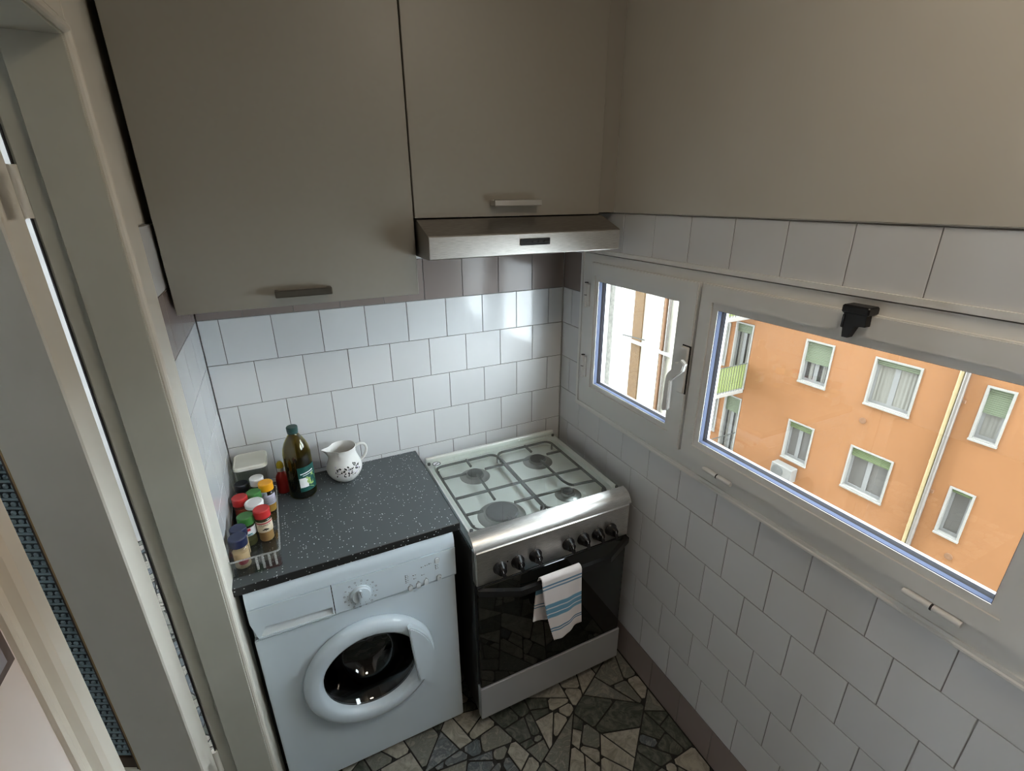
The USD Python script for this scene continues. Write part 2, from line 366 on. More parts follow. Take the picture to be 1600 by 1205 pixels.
def shards(rect, amax, r):
    out, todo = [], [sbox(rect[0], rect[2], rect[1], rect[3])]
    while todo:
        g = todo.pop()
        c = np.array(g.minimum_rotated_rectangle.exterior.coords)[:4]
        e0, e1 = c[1] - c[0], c[2] - c[1]; L0, L1 = np.linalg.norm(e0), np.linalg.norm(e1)
        if g.area < amax * r.choice([.35, .6, 1., 1.5]) and max(L0, L1) < 2.6 * min(L0, L1): out.append(g); continue
        long_, short = (e0, e1) if L0 > L1 else (e1, e0)
        m = np.array(g.centroid.coords[0]) + long_ * r.uniform(-.16, .16)
        ang = math.atan2(short[1], short[0]) + r.uniform(-.6, .6); d = np.array([math.cos(ang), math.sin(ang)]) * 9; nrm = np.array([-d[1], d[0]])
        half = Polygon([m - d, m + d, m + d + nrm, m - d + nrm])
        for q in (g.intersection(half), g.difference(half)):
            for p in getattr(q, 'geoms', [q]):
                if p.geom_type == 'Polygon' and p.area > 3e-4: todo.append(p)
    return out
def paving(owner, seeds, rect, vis, amax=.0125, seed=3, name='paving_stone'):
    r = np.random.default_rng(seed); rest = {}
    P = np.array([s[:2] for s in seeds])
    for g in shards(rect, amax, r):
        g = g.buffer(-.0105, join_style=2).buffer(.0078, quad_segs=1) if r.random() < .5 else g.buffer(-.0027, join_style=2)
        if g.is_empty or g.geom_type != 'Polygon' or g.area < 2.5e-4: continue
        c = np.array(g.centroid.coords[0]); t = seeds[int(np.argmin(((P - c) ** 2).sum(1)))][2]
        if r.random() < .2: t = 'LMDB'[int(r.integers(4))]
        h = r.uniform(-.0008, .0004); a = ext(g.simplify(.0008), .006); a = (a[0] + [0, 0, -.0064 + h], a[1])
        m = {'L': 'stone_light', 'M': 'stone_mid', 'D': 'stone_dark', 'B': 'stone_blue'}[t]
        if vis(c): owner.part(name, a, m)
        else: rest.setdefault(m, []).append(a)
    for m, l in rest.items(): owner.part('distant_paving', cat_(*l), m, kind='stuff')
fill_seeds(seeds, XL + .02, -.02, YR + .1, -.02, .088, 9000, np.random.default_rng(5))
paving(floor, seeds, (XL - .09, -.0005, YR, -.0005), lambda p: -1.3 < p[1] < -.45)

# --- back wall
wb = Thing('wall_back', (XL / 2, 0, 0), 'back wall with white square tiles below a brown tile border', 'wall', kind='structure')
wb.part('masonry', cb(XL - .1, .16, TD, .16, -.05, ZC + .1, .001), 'white_wall')
wb.part('tile_bed', cb(XL + .001, -.001, .0022, TD + .001, .0, 1.80, .0004), 'grout')
def cells(first, lo, hi):
    """joints at -(first+n)*.15 cut the run lo..hi"""
    j = [lo] + sorted(v for v in (-(first + n) * .15 for n in range(-1, 40)) if lo + .004 < v < hi - .004) + [hi]
    return list(zip(j[:-1], j[1:]))
for k in list(range(-2, 7)):
    z0, z1 = rowz(k); first = (.4743 if k % 2 == 0 else .9724) if k != -1 else 1.0
    if k == -2: z1 = 1.80
    for a, b in cells(first, XL + .001, -.001):
        wb.part('tile', tile((a + JN, b - JN, z0 + JN, z1 - JN), 'y', 0, TD, -1), 'tile_brown' if k == -1 else 'tile_white')

# --- right wall (window wall)
wr = Thing('wall_right', (0, -1.6, 0), 'right wall with white square tiles around the window and beige plaster above', 'wall', kind='structure')
hole = sbox(-1.625, .0, 0, 0)
oy0, oy1, oz0, oz1 = -1.628, -.152, 1.045, 1.655
shell = sbox(YR - .1, -.05, .012, ZC + .1).difference(sbox(oy0, oz0, oy1, oz1))
wr.part('masonry', extX(shell, TD, .13), 'white_wall')
bed = sbox(YR, 0, -.0005, 1.80).difference(sbox(WIN[0] + .006, WIN[2] + .006, WIN[1] - .006, WIN[3] - .006))
wr.part('tile_bed', extX(bed, .0022, TD + .0005), 'grout')
wr.part('plaster', cb(-.004, TD + .002, YR, .005, 1.8015, ZC, .003), 'plaster')
def visible_right(a, b): return b > -1.95
far_tiles = []
wrect = sbox(WIN[0] + .004, WIN[2] + .004, WIN[1] - .004, WIN[3] - .004)
for k in range(-2, 10):
    z0, z1 = rowz(k)
    if k == -2: z1 = 1.80
    if k == 9: z0 = .001
    first = 1.0427 if k % 2 else .4578
    if k == -2: first = .485
    if k == -1: first = 1.0
    if k == 9: first = .99
    m = 'tile_brown' if k in (-1, 9) else 'tile_white'
    for a, b in cells(first, YR + .001, -.001):
        g = sbox(a + JN, z0 + JN, b - JN, z1 - JN).difference(wrect)
        if g.is_empty or g.area < 1e-4: continue
        for q in getattr(g, 'geoms', [g]):
            c = q.bounds
            rect = abs(q.area - (c[2] - c[0]) * (c[3] - c[1])) < 1e-7
            me = tile((c[0], c[2], c[1], c[3]), 'x', 0, TD, -1) if rect else extX(q, 0, TD)
            if visible_right(a, b): wr.part('tile', me, m)
            elif m == 'tile_white': far_tiles.append(me)
wr.part('distant_tiles', cat_(*far_tiles), 'tile_white', kind='stuff')

# --- left wall with the doorway
DY0, DY1, DH, XO = -1.268, -.614, 2.10, -1.413      # doorway, head height, far face of the wall
wl = Thing('wall_left', (XL, -1.0, 0), 'left wall with glossy white tiles beside the doorway to the next room', 'wall', kind='structure')
sh = sbox(YR - .1, -.05, .012, ZC + .1).difference(sbox(DY0 - .012, -1, DY1 + .012, DH + .012))
wl.part('masonry', extX(sh, XO, XL - TD - .004), 'white_wall')
wl.part('wall_surface', cb(XL - TD - .005, XL - .001, YR, DY0 - .014, 0, ZC, .001), 'pink_wall')
wl.part('wall_surface', cb(XL - TD - .006, XL - .004, DY0 - .013, -.4665, DH + .1305, ZC, .001), 'door_paint')
wl.part('wall_surface', cb(XL - TD - .0045, XL - TD - .002, -.466, -.001, 1.802, ZC, .0005), 'door_paint')
wl.part('tile_bed', cb(XL - TD - .002, XL - .0022, -.47, .0, .0, 1.80, .0004), 'grout')
for k in range(-2, 10):
    z0, z1 = rowz(k)
    if k == -2: z1 = 1.80
    if k == 9: z0 = .001
    for a, b in cells(.52 if k % 2 else 1.02, -.47, -.001):
        wl.part('tile', tile((a + JN, b - JN, z0 + JN, z1 - JN), 'x', XL, TD, 1), 'tile_brown' if k in (-1, 9) else 'tile_white')

# --- rear wall (behind the viewer), toned dark against bounced light, and ceiling
wz = Thing('wall_rear', (XL / 2, YR, 0), 'plain wall behind the viewer, toned dark to bounce less light', 'wall', kind='structure')
wz.part('masonry', cb(XO, -.001, YR - .15, YR, 0, ZC, .001), 'rear_dark_tone')
ce = Thing('ceiling', (XL / 2, -1.6, ZC), 'plain white ceiling above the kitchen and next room', 'ceiling', kind='structure')
ce.part('slab', cb(-3.9, .13, -3.5, 1.45, ZC, ZC + .12, .002), 'ceiling_paint')

# --- the next room seen past the door: floor, walls, an opening added for light
nr = Thing('wall_next_room', (-2.5, 0, 0), 'white walls of the room beyond the doorway', 'wall', kind='structure')
nr.part('wall_surface', cb(-3.8, XO + .1, 1.27, 1.4, 0, ZC, .001), 'white_wall')
nr.part('wall_surface', cb(-3.8, XO - .001, -3.4, -3.25, 0, ZC, .001), 'white_wall')
nr.part('wall_surface', cb(XO, XL - .1, .0, 1.3, 0, ZC, .001), 'white_wall')
nr.part('wall_surface', extX(sbox(-3.3, .0, 1.3, ZC).difference(sbox(.35, .6, 1.2, 2.0)), -3.8, -3.65), 'white_wall')  # unseen opening cut in to let sky light through
f2 = Thing('floor_next_room', (-2.5, 0, 0), 'crazy-paved floor of the room beyond the doorway', 'floor', kind='structure')
f2.part('mortar_bed', cb(-3.8, XL - .095, -3.4, 1.4, -.08, -.0035, .001), 'mosaic_bed')
s2 = fill_seeds([], -2.5, XO - .01, -.9, 1.25, .075, 5000, np.random.default_rng(9), 'LMLBLDM')
paving(f2, s2, (-2.55, XL - .095, -.95, 1.265), lambda p: -2.1 < p[0] and p[1] > -.62 and abs((p[0] + 1.089) / -.241 * .775 - 1.755 - p[1]) < .2, .007, 4)

# --- doorway linings and architraves
tr = Thing('trim_1', (XL, -.55, 0), 'cream-painted door casing beside the tiled wall', 'door casing', kind='structure')
tr.part('architrave', cb(XL - TD - .004, XL + .006, -.592, -.466, 0, DH + .13, .002), 'door_paint')
tr.part('bead', tube([(XL + .004, -.602, 0), (XL + .004, -.602, DH + .015)], .0085, 12), 'door_paint')
tr.part('head_architrave', cb(XL - TD - .004, XL + .006, DY0 - .02, -.5925, DH + .022, DH + .13, .002), 'door_paint')
tr.part('head_bead', tube([(XL + .004, -.602, DH + .012), (XL + .004, DY0 - .02, DH + .012)], .0085, 12), 'door_paint')
tr.part('jamb_lining', cb(XO + .001, XL + .001, DY1, DY1 + .0115, 0, DH + .01, .001), 'lining_shade')
tr.part('head_lining', cb(XO + .001, XL + .001, DY0, DY1, DH, DH + .0115, .001), 'lining_shade')
tr.part('door_stop', cb(XO - .034, XO + .004, DY1 + .0125, DY1 + .05, 0, DH + .03, .005), 'lining_shade')
tr.part('seal', cb(XO - .0372, XO - .0345, DY1 + .013, DY1 + .03, 0, DH + .03, .001), 'rubber')  # black strip put in for the shadow in the door gap
tr2 = Thing('trim_2', (XL, DY0, 0), 'cream-painted door casing on the near side of the doorway', 'door casing', kind='structure')
prof = Polygon([(XL - TD - .004, DY0 - .0), (XL + .010, DY0 - .0), (XL + .012, DY0 - .003), (XL + .012, DY0 - .022), (XL + .009, DY0 - .027), (XL + .003, DY0 - .031), (XL + .0015, DY0 - .036), (XL + .004, DY0 - .041), (XL + .003, DY0 - .045), (XL - TD - .004, DY0 - .046)])
tr2.part('architrave', extZ(prof, 0, DH), 'door_paint')
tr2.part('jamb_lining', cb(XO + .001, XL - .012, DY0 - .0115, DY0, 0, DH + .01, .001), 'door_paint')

# --- the door leaf, opened back into the next room
A = np.array([-1.4746, -.643]); dd = np.array([-.9, .436]); ee = np.array([.436, .9])
dr = Thing('door_1', (A[0], A[1], 0), 'cream-painted wooden door with a ribbed glass panel, opened into the next room', 'door', kind='structure')
def leaf(w0, w1, t0, t1, z0, z1, r=.002):
    v, f = cb(w0, w1, t0, t1, z0, z1, r); P = A + v[:, :1] * dd + v[:, 1:2] * ee
    return np.c_[P, v[:, 2]], f[:, ::-1]
SW, LW, LT = .166, .70, .046
dr.part('stile', leaf(0, SW, .0, LT, .01, 2.06, .003), 'door_paint'); dr.part('stile', leaf(LW - SW, LW, 0, LT, .01, 2.06), 'door_paint')
d_ = ROT.T @ np.array([(190 - 800) / 758.2, (1188 - 602.5) / 758.2, 1.])
nn = np.array([ee[0], ee[1]]); tt = ((A - EYE[:2]) @ nn) / (d_[:2] @ nn); GB = float(EYE[2] + tt * d_[2])
dr.part('rail', leaf(SW, LW - SW, 0, LT, .01, GB - .04), 'door_paint'); dr.part('rail', leaf(SW, LW - SW, 0, LT, 1.93, 2.06), 'door_paint')
dr.part('glazing_bead', leaf(SW, SW + .008, .001, .03, GB - .04, 1.93, .001), 'bead_brown', label='dark brown glazing bead beside the ribbed glass')
dr.part('glazing_bead', leaf(SW, LW - SW, .006, .03, GB - .04, GB, .001), 'bead_brown', label='dark brown glazing bead under the ribbed glass')
dr.part('putty_line', leaf(SW - .003, SW + .001, -.001, .002, GB - .04, 1.93, .0005), 'putty', label='tan line of old putty beside the glass')
back = leaf(SW + .007, LW - SW, .012, .018, GB, 1.93, .0005)
gp = dr.part('ribbed_glass', back, 'ribbed_valley_shade', label='blue-grey ribbed glass panel')
ribs = []
for zi, zz in enumerate(np.arange(GB + .004, 1.925, .0215)):
    ribs.append(leaf(SW + .008, LW - SW - .001, .0085, .0125, zz, zz + .0065, .0015))
    for uu in np.arange(SW + .009 + .008 * (zi % 2), LW - SW - .014, .0165): ribs.append(leaf(uu, uu + .0105, .0065, .0125, zz + .0078, zz + .0185, .0028))
dr.part('glass_ribs', cat_(*ribs), 'ribbed_glass', gp, kind='stuff')
for z in (1.825, .35):
    h = dr.part('hinge', cat_(axis_lathe([(0, 0), (.0085, 0), (.0085, .085), (0, .085)], (-1.4508, -.598, z), (0, 0, 1), 14), leaf(.0, .004, .012, LT, z - .002, z + .07, .001)), 'door_paint', smooth=35)

# --- window assembly in the right wall
def at_depth(y, z, x):
    """Where a point seen on the wall plane x=0 lies when it stands at depth x (it stays on the same line of sight)."""
    t = (x - EYE[0]) / -EYE[0]; return EYE[1] + t * (y - EYE[1]), EYE[2] + t * (z - EYE[2])
def rect_at(r, x):
    (a, c), (b, d) = at_depth(r[0], r[2], x), at_depth(r[1], r[3], x); return (a, b, c, d)
w1 = Thing('window_1', (0, -.89, 1.035), 'white framed window with a small hinged sash and a wide tilting sash', 'window', kind='structure')
B4 = lambda t: sbox(t[0], t[2], t[1], t[3])
SF, BF = -.016, -.011                       # faces of the sashes and of the glazing beads
S1, S2 = rect_at((-.731, -.195, 1.083, 1.623), SF), rect_at((-1.588, -.742, 1.083, 1.624), SF)
G1, G2 = rect_at((-.661, -.250, 1.150, 1.556), BF), rect_at((-1.519, -.811, 1.151, 1.556), BF)
inner = lambda t, d: (t[0] + d, t[1] - d, t[2] + d, t[3] - d)
frame = B4((-1.628, -.152, 1.045, 1.655)).difference(B4(inner(S1, .012))).difference(B4(inner(S2, .012)))
w1.part('outer_frame', extX(frame, -.003, .062), 'pvc_white')
cover = B4(WIN).difference(B4((-1.627, -.1515, 1.0455, 1.6585)))
w1.part('cover_strip', extX(cover, -.007, .004), 'pvc_white')
bott = cb(-.010, .0, WIN[0], WIN[1], 1.026, 1.0365, .003); w1.part('cover_strip', bott, 'pvc_white')
def sash(S, G):
    q = .0205
    s = w1.part('sash', cat_(extX(B4(S).difference(B4(inner(G, -q))), SF + .0025, -.0032), extX(B4(inner(S, .0025)).difference(B4(inner(G, -q))), SF, SF + .0025), extX(B4(inner(S, .013)).difference(B4(inner(G, -q))), -.0032, .034)), 'pvc_white')
    b = w1.part('glazing_bead', extX(B4(inner(G, -q + .0006)).difference(B4(inner(G, -.0012))), BF, BF + .0022), 'pvc_white', s)
    w1.part('bead_return', extX(B4(inner(G, -q + .0006)).difference(B4(G)), BF + .0024, .0045), 'bead_sky_tint', s)
    w1.part('spacer', extX(B4(inner(G, -q + .0006)).difference(B4(inner(G, -.0005))), .005, .0235), 'spacer_dark', s, label='dark spacer at the edge of the glass')
    w1.part('outer_rebate', extX(B4(inner(G, -q + .0006)).difference(B4(inner(G, -.0005))), .024, .0335), 'pvc_bright', s)
    w1.part('glass_pane', extX(B4(inner(G, -.008)), .0095, .0135), 'window_glass', s)
    return s
s1 = sash(S1, G1); s2 = sash(S2, G2)
HX = -.018
for z in (1.448, 1.155):
    y_, z_ = at_depth(-.169, z, HX)
    w1.part('hinge', cat_(*[axis_lathe([(0, a), (.0065, a), (.0065, b), (0, b)], (HX, y_, z_), (0, 0, 1), 14) for a, b in ((0, .045), (.0475, .092))], cb(HX - .001, -.003, S1[1] + .0005, y_ - .001, z_ + .004, z_ + .088, .001)), 'pvc_white', s1, smooth=35)
    w1.part('hinge_ring', cat_(*[axis_lathe([(0, 0), (.0072, 0), (.0072, .0026), (0, .0026)], (HX, y_, z_ + dz), (0, 0, 1), 14) for dz in (.045, .092)]), 'black_matt', s1, kind='stuff')
for y in (-.843, -1.393):
    y_, z_ = at_depth(y, 1.0745, HX)
    w1.part('hinge', cat_(*[axis_lathe([(0, a), (.0065, a), (.0065, b), (0, b)], (HX, y_, z_), (0, -1, 0), 14) for a, b in ((0, .05), (.0535, .101))], cb(HX - .001, -.003, y_ - .096, y_ - .004, z_ + .001, S2[2] - .0005, .001)), 'pvc_white', s2, smooth=35)
    w1.part('hinge_ring', axis_lathe([(0, 0), (.0072, 0), (.0072, .0036), (0, .0036)], (HX, y_ - .05, z_), (0, -1, 0), 14), 'black_matt', s2)
pb0 = rect_at((-.7215, -.6905, 1.275, 1.426), -.026)
hd = w1.part('handle', cat_(cb(-.027, SF - .0012, *pb0, .003), cb(-.050, -.026, pb0[0] + .006, pb0[1] - .005, pb0[2] + .068, pb0[2] + .100, .003)), 'pvc_white', s1, label='lever handle pointing down')
LX = -.056
lvp = Polygon([at_depth(y, z, LX) for y, z in ((-.716, 1.372), (-.698, 1.381), (-.690, 1.372), (-.648, 1.322), (-.643, 1.308), (-.640, 1.198), (-.645, 1.190), (-.661, 1.197), (-.665, 1.204), (-.664, 1.300), (-.708, 1.345))])
w1.part('handle_lever', cat_(extX(lvp, LX, -.046), extX(lvp.buffer(-.002), LX - .003, LX)), 'pvc_white', s1)
w1.part('handle_gasket', cb(SF - .0012, SF + .0005, pb0[0] - .0025, pb0[1] + .002, pb0[2] - .002, pb0[3] + .003, .0005), 'rubber', s1)
LC = -.034
lp = Polygon([at_depth(y, z, LC) for y, z in ((-1.139, 1.628), (-1.186, 1.628), (-1.188, 1.596), (-1.168, 1.594), (-1.158, 1.567), (-1.146, 1.567))])
lb_ = lp.bounds
w1.part('latch', cat_(extX(lp, LC, SF - .0002), cb(LC - .006, -.0032, lb_[0] - .004, lb_[2] + .003, lb_[3] - .008, lb_[3] + .009, .003), cb(LC - .003, LC, lb_[2] - .006, lb_[2] - .001, lb_[1] + .02, lb_[3] - .012, .001)), 'black_plastic', s2, label='black plastic latch at the top of the wide sash')
w1.part('outer_sill', cat_(cb(.063, .177, -1.70, -.09, 1.030, 1.052, .003)), 'sill_stone', label='grey stone window sill outside')

# --- our own building outside the window wall
ow = Thing('wall_outer', (.13, 0, -12), 'outside wall of this building around the kitchen window', 'wall', kind='structure')
ow.part('render_coat', extX(sbox(-40, -14, 30, 24).difference(sbox(oy0 + .03, oz0 - .012, oy1 - .03, oz1 - .002)), .1302, .16), 'grey_render')

ow.part('wing', cb(.165, 8.0, 10.0, 12.0, -14, 24, .01), 'sky_blocker_render')  # unseen mass added to block sky light from this side

lm = Thing('ceiling_lamp', (-.36, -1.72, ZC), 'added fill lamp, round and white on the ceiling, with a warm glowing cover', 'lamp')  # lamp added out of view to warm and brighten the upper room
lm.part('base', lathe([(0, ZC - .03), (.19, ZC - .03), (.19, ZC - .0005), (0, ZC - .0005)], (-.36, -1.72, 0), 32), 'pvc_white', smooth=30)
lm.part('diffuser', lathe([(0, ZC - .085), (.08, ZC - .08), (.14, ZC - .06), (.172, ZC - .031), (0, ZC - .031)], (-.36, -1.72, 0), 32), 'added_lamp_glow', smooth=50)

# ================================================================== FITTED UNITS
CB, CF = -.012, -.33          # wall cabinets: back, door face
def bar_handle(t, parent, xa, xb, z, mat, fy):
    t.part('handle', cat_(cb(xa, xb, fy - .034, fy - .022, z - .009, z + .009, .0015), cb(xa, xa + .010, fy - .024, fy + .001, z - .008, z + .008, .001), cb(xb - .010, xb, fy - .024, fy + .001, z - .008, z + .008, .001)), mat, parent)
c1 = Thing('wall_cabinet', (-1.02, -.17, 1.585), 'wide grey wall cabinet hanging lower, above the worktop and spice jars', 'cabinet')
c1.part('carcass', cat_(cb(-1.318, -.7085, CF + .0205, CB, 1.590, 2.72, .001)), 'cabinet_carcass')
d1 = c1.part('door', cb(-1.3215, -.7075, CF, CF + .019, 1.585, 2.72, .0015), 'cabinet_grey')
bar_handle(c1, d1, -1.094, -.953, 1.622, 'nickel_dark', CF)
c2 = Thing('wall_cabinet', (-.39, -.17, 1.79), 'narrower grey wall cabinet above the cooker hood, beside the window wall', 'cabinet')
c2.part('carcass', cb(-.7035, -.0765, CF + .0205, CB, 1.803, 2.72, .001), 'cabinet_carcass')
d2 = c2.part('door', cb(-.7035, -.0755, CF, CF + .019, 1.799, 2.72, .0015), 'cabinet_grey')
bar_handle(c2, d2, -.470, -.312, 1.838, 'nickel', CF)
c2.part('filler_strip', cb(-.0752, -.004, CF + .012, CF + .028, 1.803, 2.72, .001), 'cabinet_edge')

hood = Thing('cooker_hood', (-.385, -.22, 1.69), 'slim brushed steel cooker hood under the wall cabinet', 'cooker hood')
pf = Polygon([(-.013, 1.694), (-.438, 1.694), (-.440, 1.697), (-.440, 1.754), (-.438, 1.757), (-.335, 1.7955), (-.013, 1.7955)])
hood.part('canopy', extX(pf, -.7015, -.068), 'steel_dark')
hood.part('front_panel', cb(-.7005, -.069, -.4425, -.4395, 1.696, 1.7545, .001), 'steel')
bz = hood.part('control_panel', extY(rrect(-.427, -.328, 1.7215, 1.7405, .002), -.4455, -.4423), 'black_plastic', label='black control strip on the hood front')
for i in range(4): hood.part('button', cb(-.405 + i * .0185, -.392 + i * .0185, -.4472, -.4453, 1.7285, 1.7335, .0005), 'black_matt', bz)
hood.part('grease_filter', extZ(sbox(-.66, -.40, -.11, -.05), 1.690, 1.6938), 'nickel_dark')

wt = Thing('worktop', (-1.005, -.26, .863), 'black speckled laminate worktop over the washing machine', 'worktop')
wt.part('slab', cb(XL + .0015, -.6865, -.5265, -.0015, .8635, .8895, .001), 'worktop')
wt.part('edge_band', cb(XL + .0015, -.685, -.5285, -.5267, .8635, .8893, .0006), 'worktop_edge', label='black front edge with pale flecks')
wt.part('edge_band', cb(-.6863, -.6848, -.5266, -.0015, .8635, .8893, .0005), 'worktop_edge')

# --- washing machine
wm = Thing('washing_machine', (-1.008, -.27, 0), 'white front-loading washing machine under the black worktop', 'washing machine')
x0, x1, DC, DR = -1.306, -.712, (-1.010, .440), .204
fp = rrect(x0, x1, .025, .694, .006).difference(Point(*DC).buffer(.165, 32))
wm.part('body', cat_(cb(x0, x0 + .012, -.508, -.03, .02, .862, .004), cb(x1 - .012, x1, -.508, -.03, .02, .862, .004), cb(x0 + .01, x1 - .01, -.06, -.03, .02, .862, .003), cb(x0 + .01, x1 - .01, -.5, -.03, .84, .8625, .003), cb(x0 + .01, x1 - .01, -.5, -.03, .02, .035, .003)), 'appliance_white')
wm.part('front_panel', cat_(extY(fp, -.526, -.512), extY(rrect(x0 + .003, x1 - .003, .028, .692, .006).difference(Point(*DC).buffer(.165, 32)), -.5285, -.526)), 'appliance_white')
for x in (x0 + .05, x1 - .05): wm.part('foot', axis_lathe([(0, 0), (.02, 0), (.02, .022), (0, .022)], (x, -.47, 0), (0, 0, 1), 14), 'black_plastic')
lip = lambda a, b: extX(Polygon([(-.512, .6955), (-.528, .6955), (-.5345, .699), (-.5375, .706), (-.5375, .716), (-.512, .716)]), a, b)
wm.part('control_panel', cat_(extY(sbox(-1.0865, .7155, x1 + .002, .809), -.5375, -.512), lip(-1.0865, x1 + .002)), 'appliance_white')
scoop = Polygon([(-1.270, .742), (-1.094, .733), (-1.094, .706), (-1.286, .7105)])
dw = wm.part('detergent_drawer', cat_(extY(Polygon([(x0 + .001, .809), (-1.0885, .809), (-1.0885, .7025), (-1.283, .7025), (-1.292, .708), (x0 + .001, .765)]).difference(scoop), -.5375, -.52)), 'appliance_white')
wm.part('drawer_grip', cat_((np.array([(-1.286, -.536, .7095), (-1.094, -.536, .705), (-1.094, -.5205, .733), (-1.27, -.5205, .742)]), np.array([(0, 1, 2), (0, 2, 3)])), cb(-1.30, -1.09, -.5205, -.515, .70, .80, .001)), 'appliance_white_button', dw)
wm.part('top_lip', extX(Polygon([(-.505, .8115), (-.5355, .8115), (-.5345, .835), (-.529, .853), (-.520, .8618), (-.505, .8625)]), x0 + .001, x1 + .002), 'appliance_white', smooth=40)
kb = wm.part('programme_knob', cat_(axis_lathe([(0, 0), (.031, 0), (.031, .004), (.0275, .006), (.026, .010), (0, .010)], (-1.010, -.5375, .748), (0, -1, 0), 36), extY(affinity.rotate(rrect(-1.0160, -1.0040, .7250, .7710, .0055), 8), -.5555, -.5465)), 'appliance_white', smooth=30)
wm.part('pointer', extY(affinity.rotate(sbox(-1.0108, .748, -1.0092, .772), 8, origin=(-1.010, .748)), -.5563, -.5553), 'print_grey', kb)
marks = []
for i in range(16):
    a = math.radians(22.5 * i + 8); cx, cz = -1.010 + .0375 * math.sin(a), .748 + .0375 * math.cos(a)
    marks.append(extY(Point(cx, cz).buffer(.0011, 4), -.5380, -.5374))
    r2 = .0475; cx, cz = -1.010 + r2 * math.sin(a), .748 + r2 * math.cos(a)
    g = [Point(cx, cz).buffer(.003, 8).difference(Point(cx, cz).buffer(.0022, 8)), sbox(cx - .003, cz - .0005, cx + .003, cz + .0005).union(sbox(cx - .002, cz + .0012, cx + .001, cz + .0018)), sbox(cx - .0026, cz - .0026, cx + .0026, cz + .0026).difference(sbox(cx - .0015, cz - .0015, cx + .0018, cz + .0015))][i % 3]
    marks.append(extY(g, -.5379, -.5374))
wm.part('dial_print', cat_(*marks), 'print_grey', label='small grey programme symbols printed round the knob', kind='stuff')
for bx, bz_ in ((-.862, .7065), (-.836, .7085), (-.811, .711), (-.768, .712), (-.771, .7805)):
    wm.part('button_surround', extY(rrect(bx - .0079, bx + .0079, bz_ - .0116, bz_ + .0116, .0077, 8), -.5379, -.5372), 'print_grey')
    wm.part('button', extY(rrect(bx - .0068, bx + .0068, bz_ - .0105, bz_ + .0105, .0066, 8), -.5412, -.5372), 'appliance_white_button')
led = [(-.874, .760 - .0068 * i) for i in range(5)] + [(-.850, .7515), (-.8485, .738), (-.823, .7425), (-.8225, .773), (-.810, .775), (-.797, .777), (-.777, .7625), (-.777, .756), (-.7765, .7495), (-.7655, .7115)]
for i, (x, z) in enumerate(led): wm.part('indicator_lamp', extY(Point(x, z).buffer(.0016, 5), -.5415 if i == 14 else -.5381, -.5374), 'print_black')
wm.part('panel_print', cat_(*[extY(sbox(x + .004, z - .0008, x + .004 + .003 + .002 * (i % 2), z + .0006), -.5378, -.5374) for i, (x, z) in enumerate(led[:14])], *[extY(sbox(x - .003, z + .014, x + .003, z + .0155), -.5378, -.5374) for x, z in ((-.862, .7065), (-.836, .7085), (-.811, .711))]), 'print_grey', kind='stuff')
ring = wm.part('door', axis_lathe([(.152, .002), (DR - .002, .002), (DR + .001, .008), (DR, .02), (DR - .006, .030), (DR - .018, .036), (.165, .037), (.155, .030), (.148, .016), (.146, .004), (.152, .002)], (DC[0], -.5285, DC[1]), (0, -1, 0), 72), 'appliance_white', smooth=40)
wm.part('door_glass', axis_lathe([(0, -.105), (.07, -.102), (.10, -.085), (.118, -.05), (.135, -.005), (.147, .010)], (DC[0], -.5285, DC[1]), (0, -1, 0), 48), 'door_bowl', ring, smooth=True)
seg = Point(*DC).buffer(DR - .007, 40).intersection(affinity.rotate(sbox(DC[0] + .130, DC[1] - .102, DC[0] + .3, DC[1] + .138), 4, origin=DC))
wm.part('door_grip', cat_(extY(seg, -.578, -.556), extY(seg.buffer(-.004), -.581, -.578)), 'appliance_white', ring, smooth=30)
wm.part('drum', axis_lathe([(.160, -.01), (.175, -.05), (.215, -.06), (.215, -.36), (.0, -.38)], (DC[0], -.5285, DC[1]), (0, -1, 0), 48), 'drum_steel', smooth=30)
wm.part('door_seal', axis_lathe([(.163, -.008), (.145, -.03), (.150, -.06), (.172, -.055)], (DC[0], -.5285, DC[1]), (0, -1, 0), 48), 'rubber', smooth=True)

# --- gas cooker
ck = Thing('gas_cooker', (-.361, -.31, 0), 'stainless steel gas cooker with a closed glass lid and black oven door', 'cooker')
L, R = -.662, -.060
ck.part('body', cat_(cb(L, R, -.572, -.03, .05, .798, .003)), 'cooker_side')
ck.part('plinth', cb(L + .03, R - .03, -.54, -.06, .003, .052, .002), 'black_matt')
well = rrect(-.640, -.082, -.545, -.070, .045, 8)
ck.part('hob_rim', extZ(rrect(-.658, R, -.585, -.032, .008).difference(well), .812, .842), 'steel_tray')
ck.part('hob_tray', extZ(rrect(-.658, R, -.585, -.032, .008), .7985, .8118), 'steel_tray')
def burner(x, y, r, big=False):
    p = ck.part('burner', cat_(lathe([(0, .8119), (r + .030, .8119), (r + .020, .8160), (r + .006, .8175), (r + .003, .826), (0, .826)], (x, y, 0), 36)), 'burner_ring', smooth=35)
    ck.part('burner_cap', lathe([(0, .8262), (r, .8262), (r + .001, .829), (r - .003, .8325), (0, .8335)], (x, y, 0), 36), 'burner_cap', p, smooth=35)
burner(-.495, -.176, .030); burner(-.216, -.187, .032); burner(-.506, -.456, .056); burner(-.230, -.450, .020)
GZ = .8405
def wire(*pts): return tube(np.array([(x, y, GZ + dz) for x, y, dz in [(p if len(p) == 3 else (*p, 0)) for p in pts]]), .0052, 8)
def rod(a, b): return wire(a, b)
rg = lambda x0, x1, y0, y1: tube(np.array([(x, y, GZ - .004) for x, y in rrect(x0, x1, y0, y1, .03, 5).exterior.coords][:-1]), .0052, 8, closed=True)
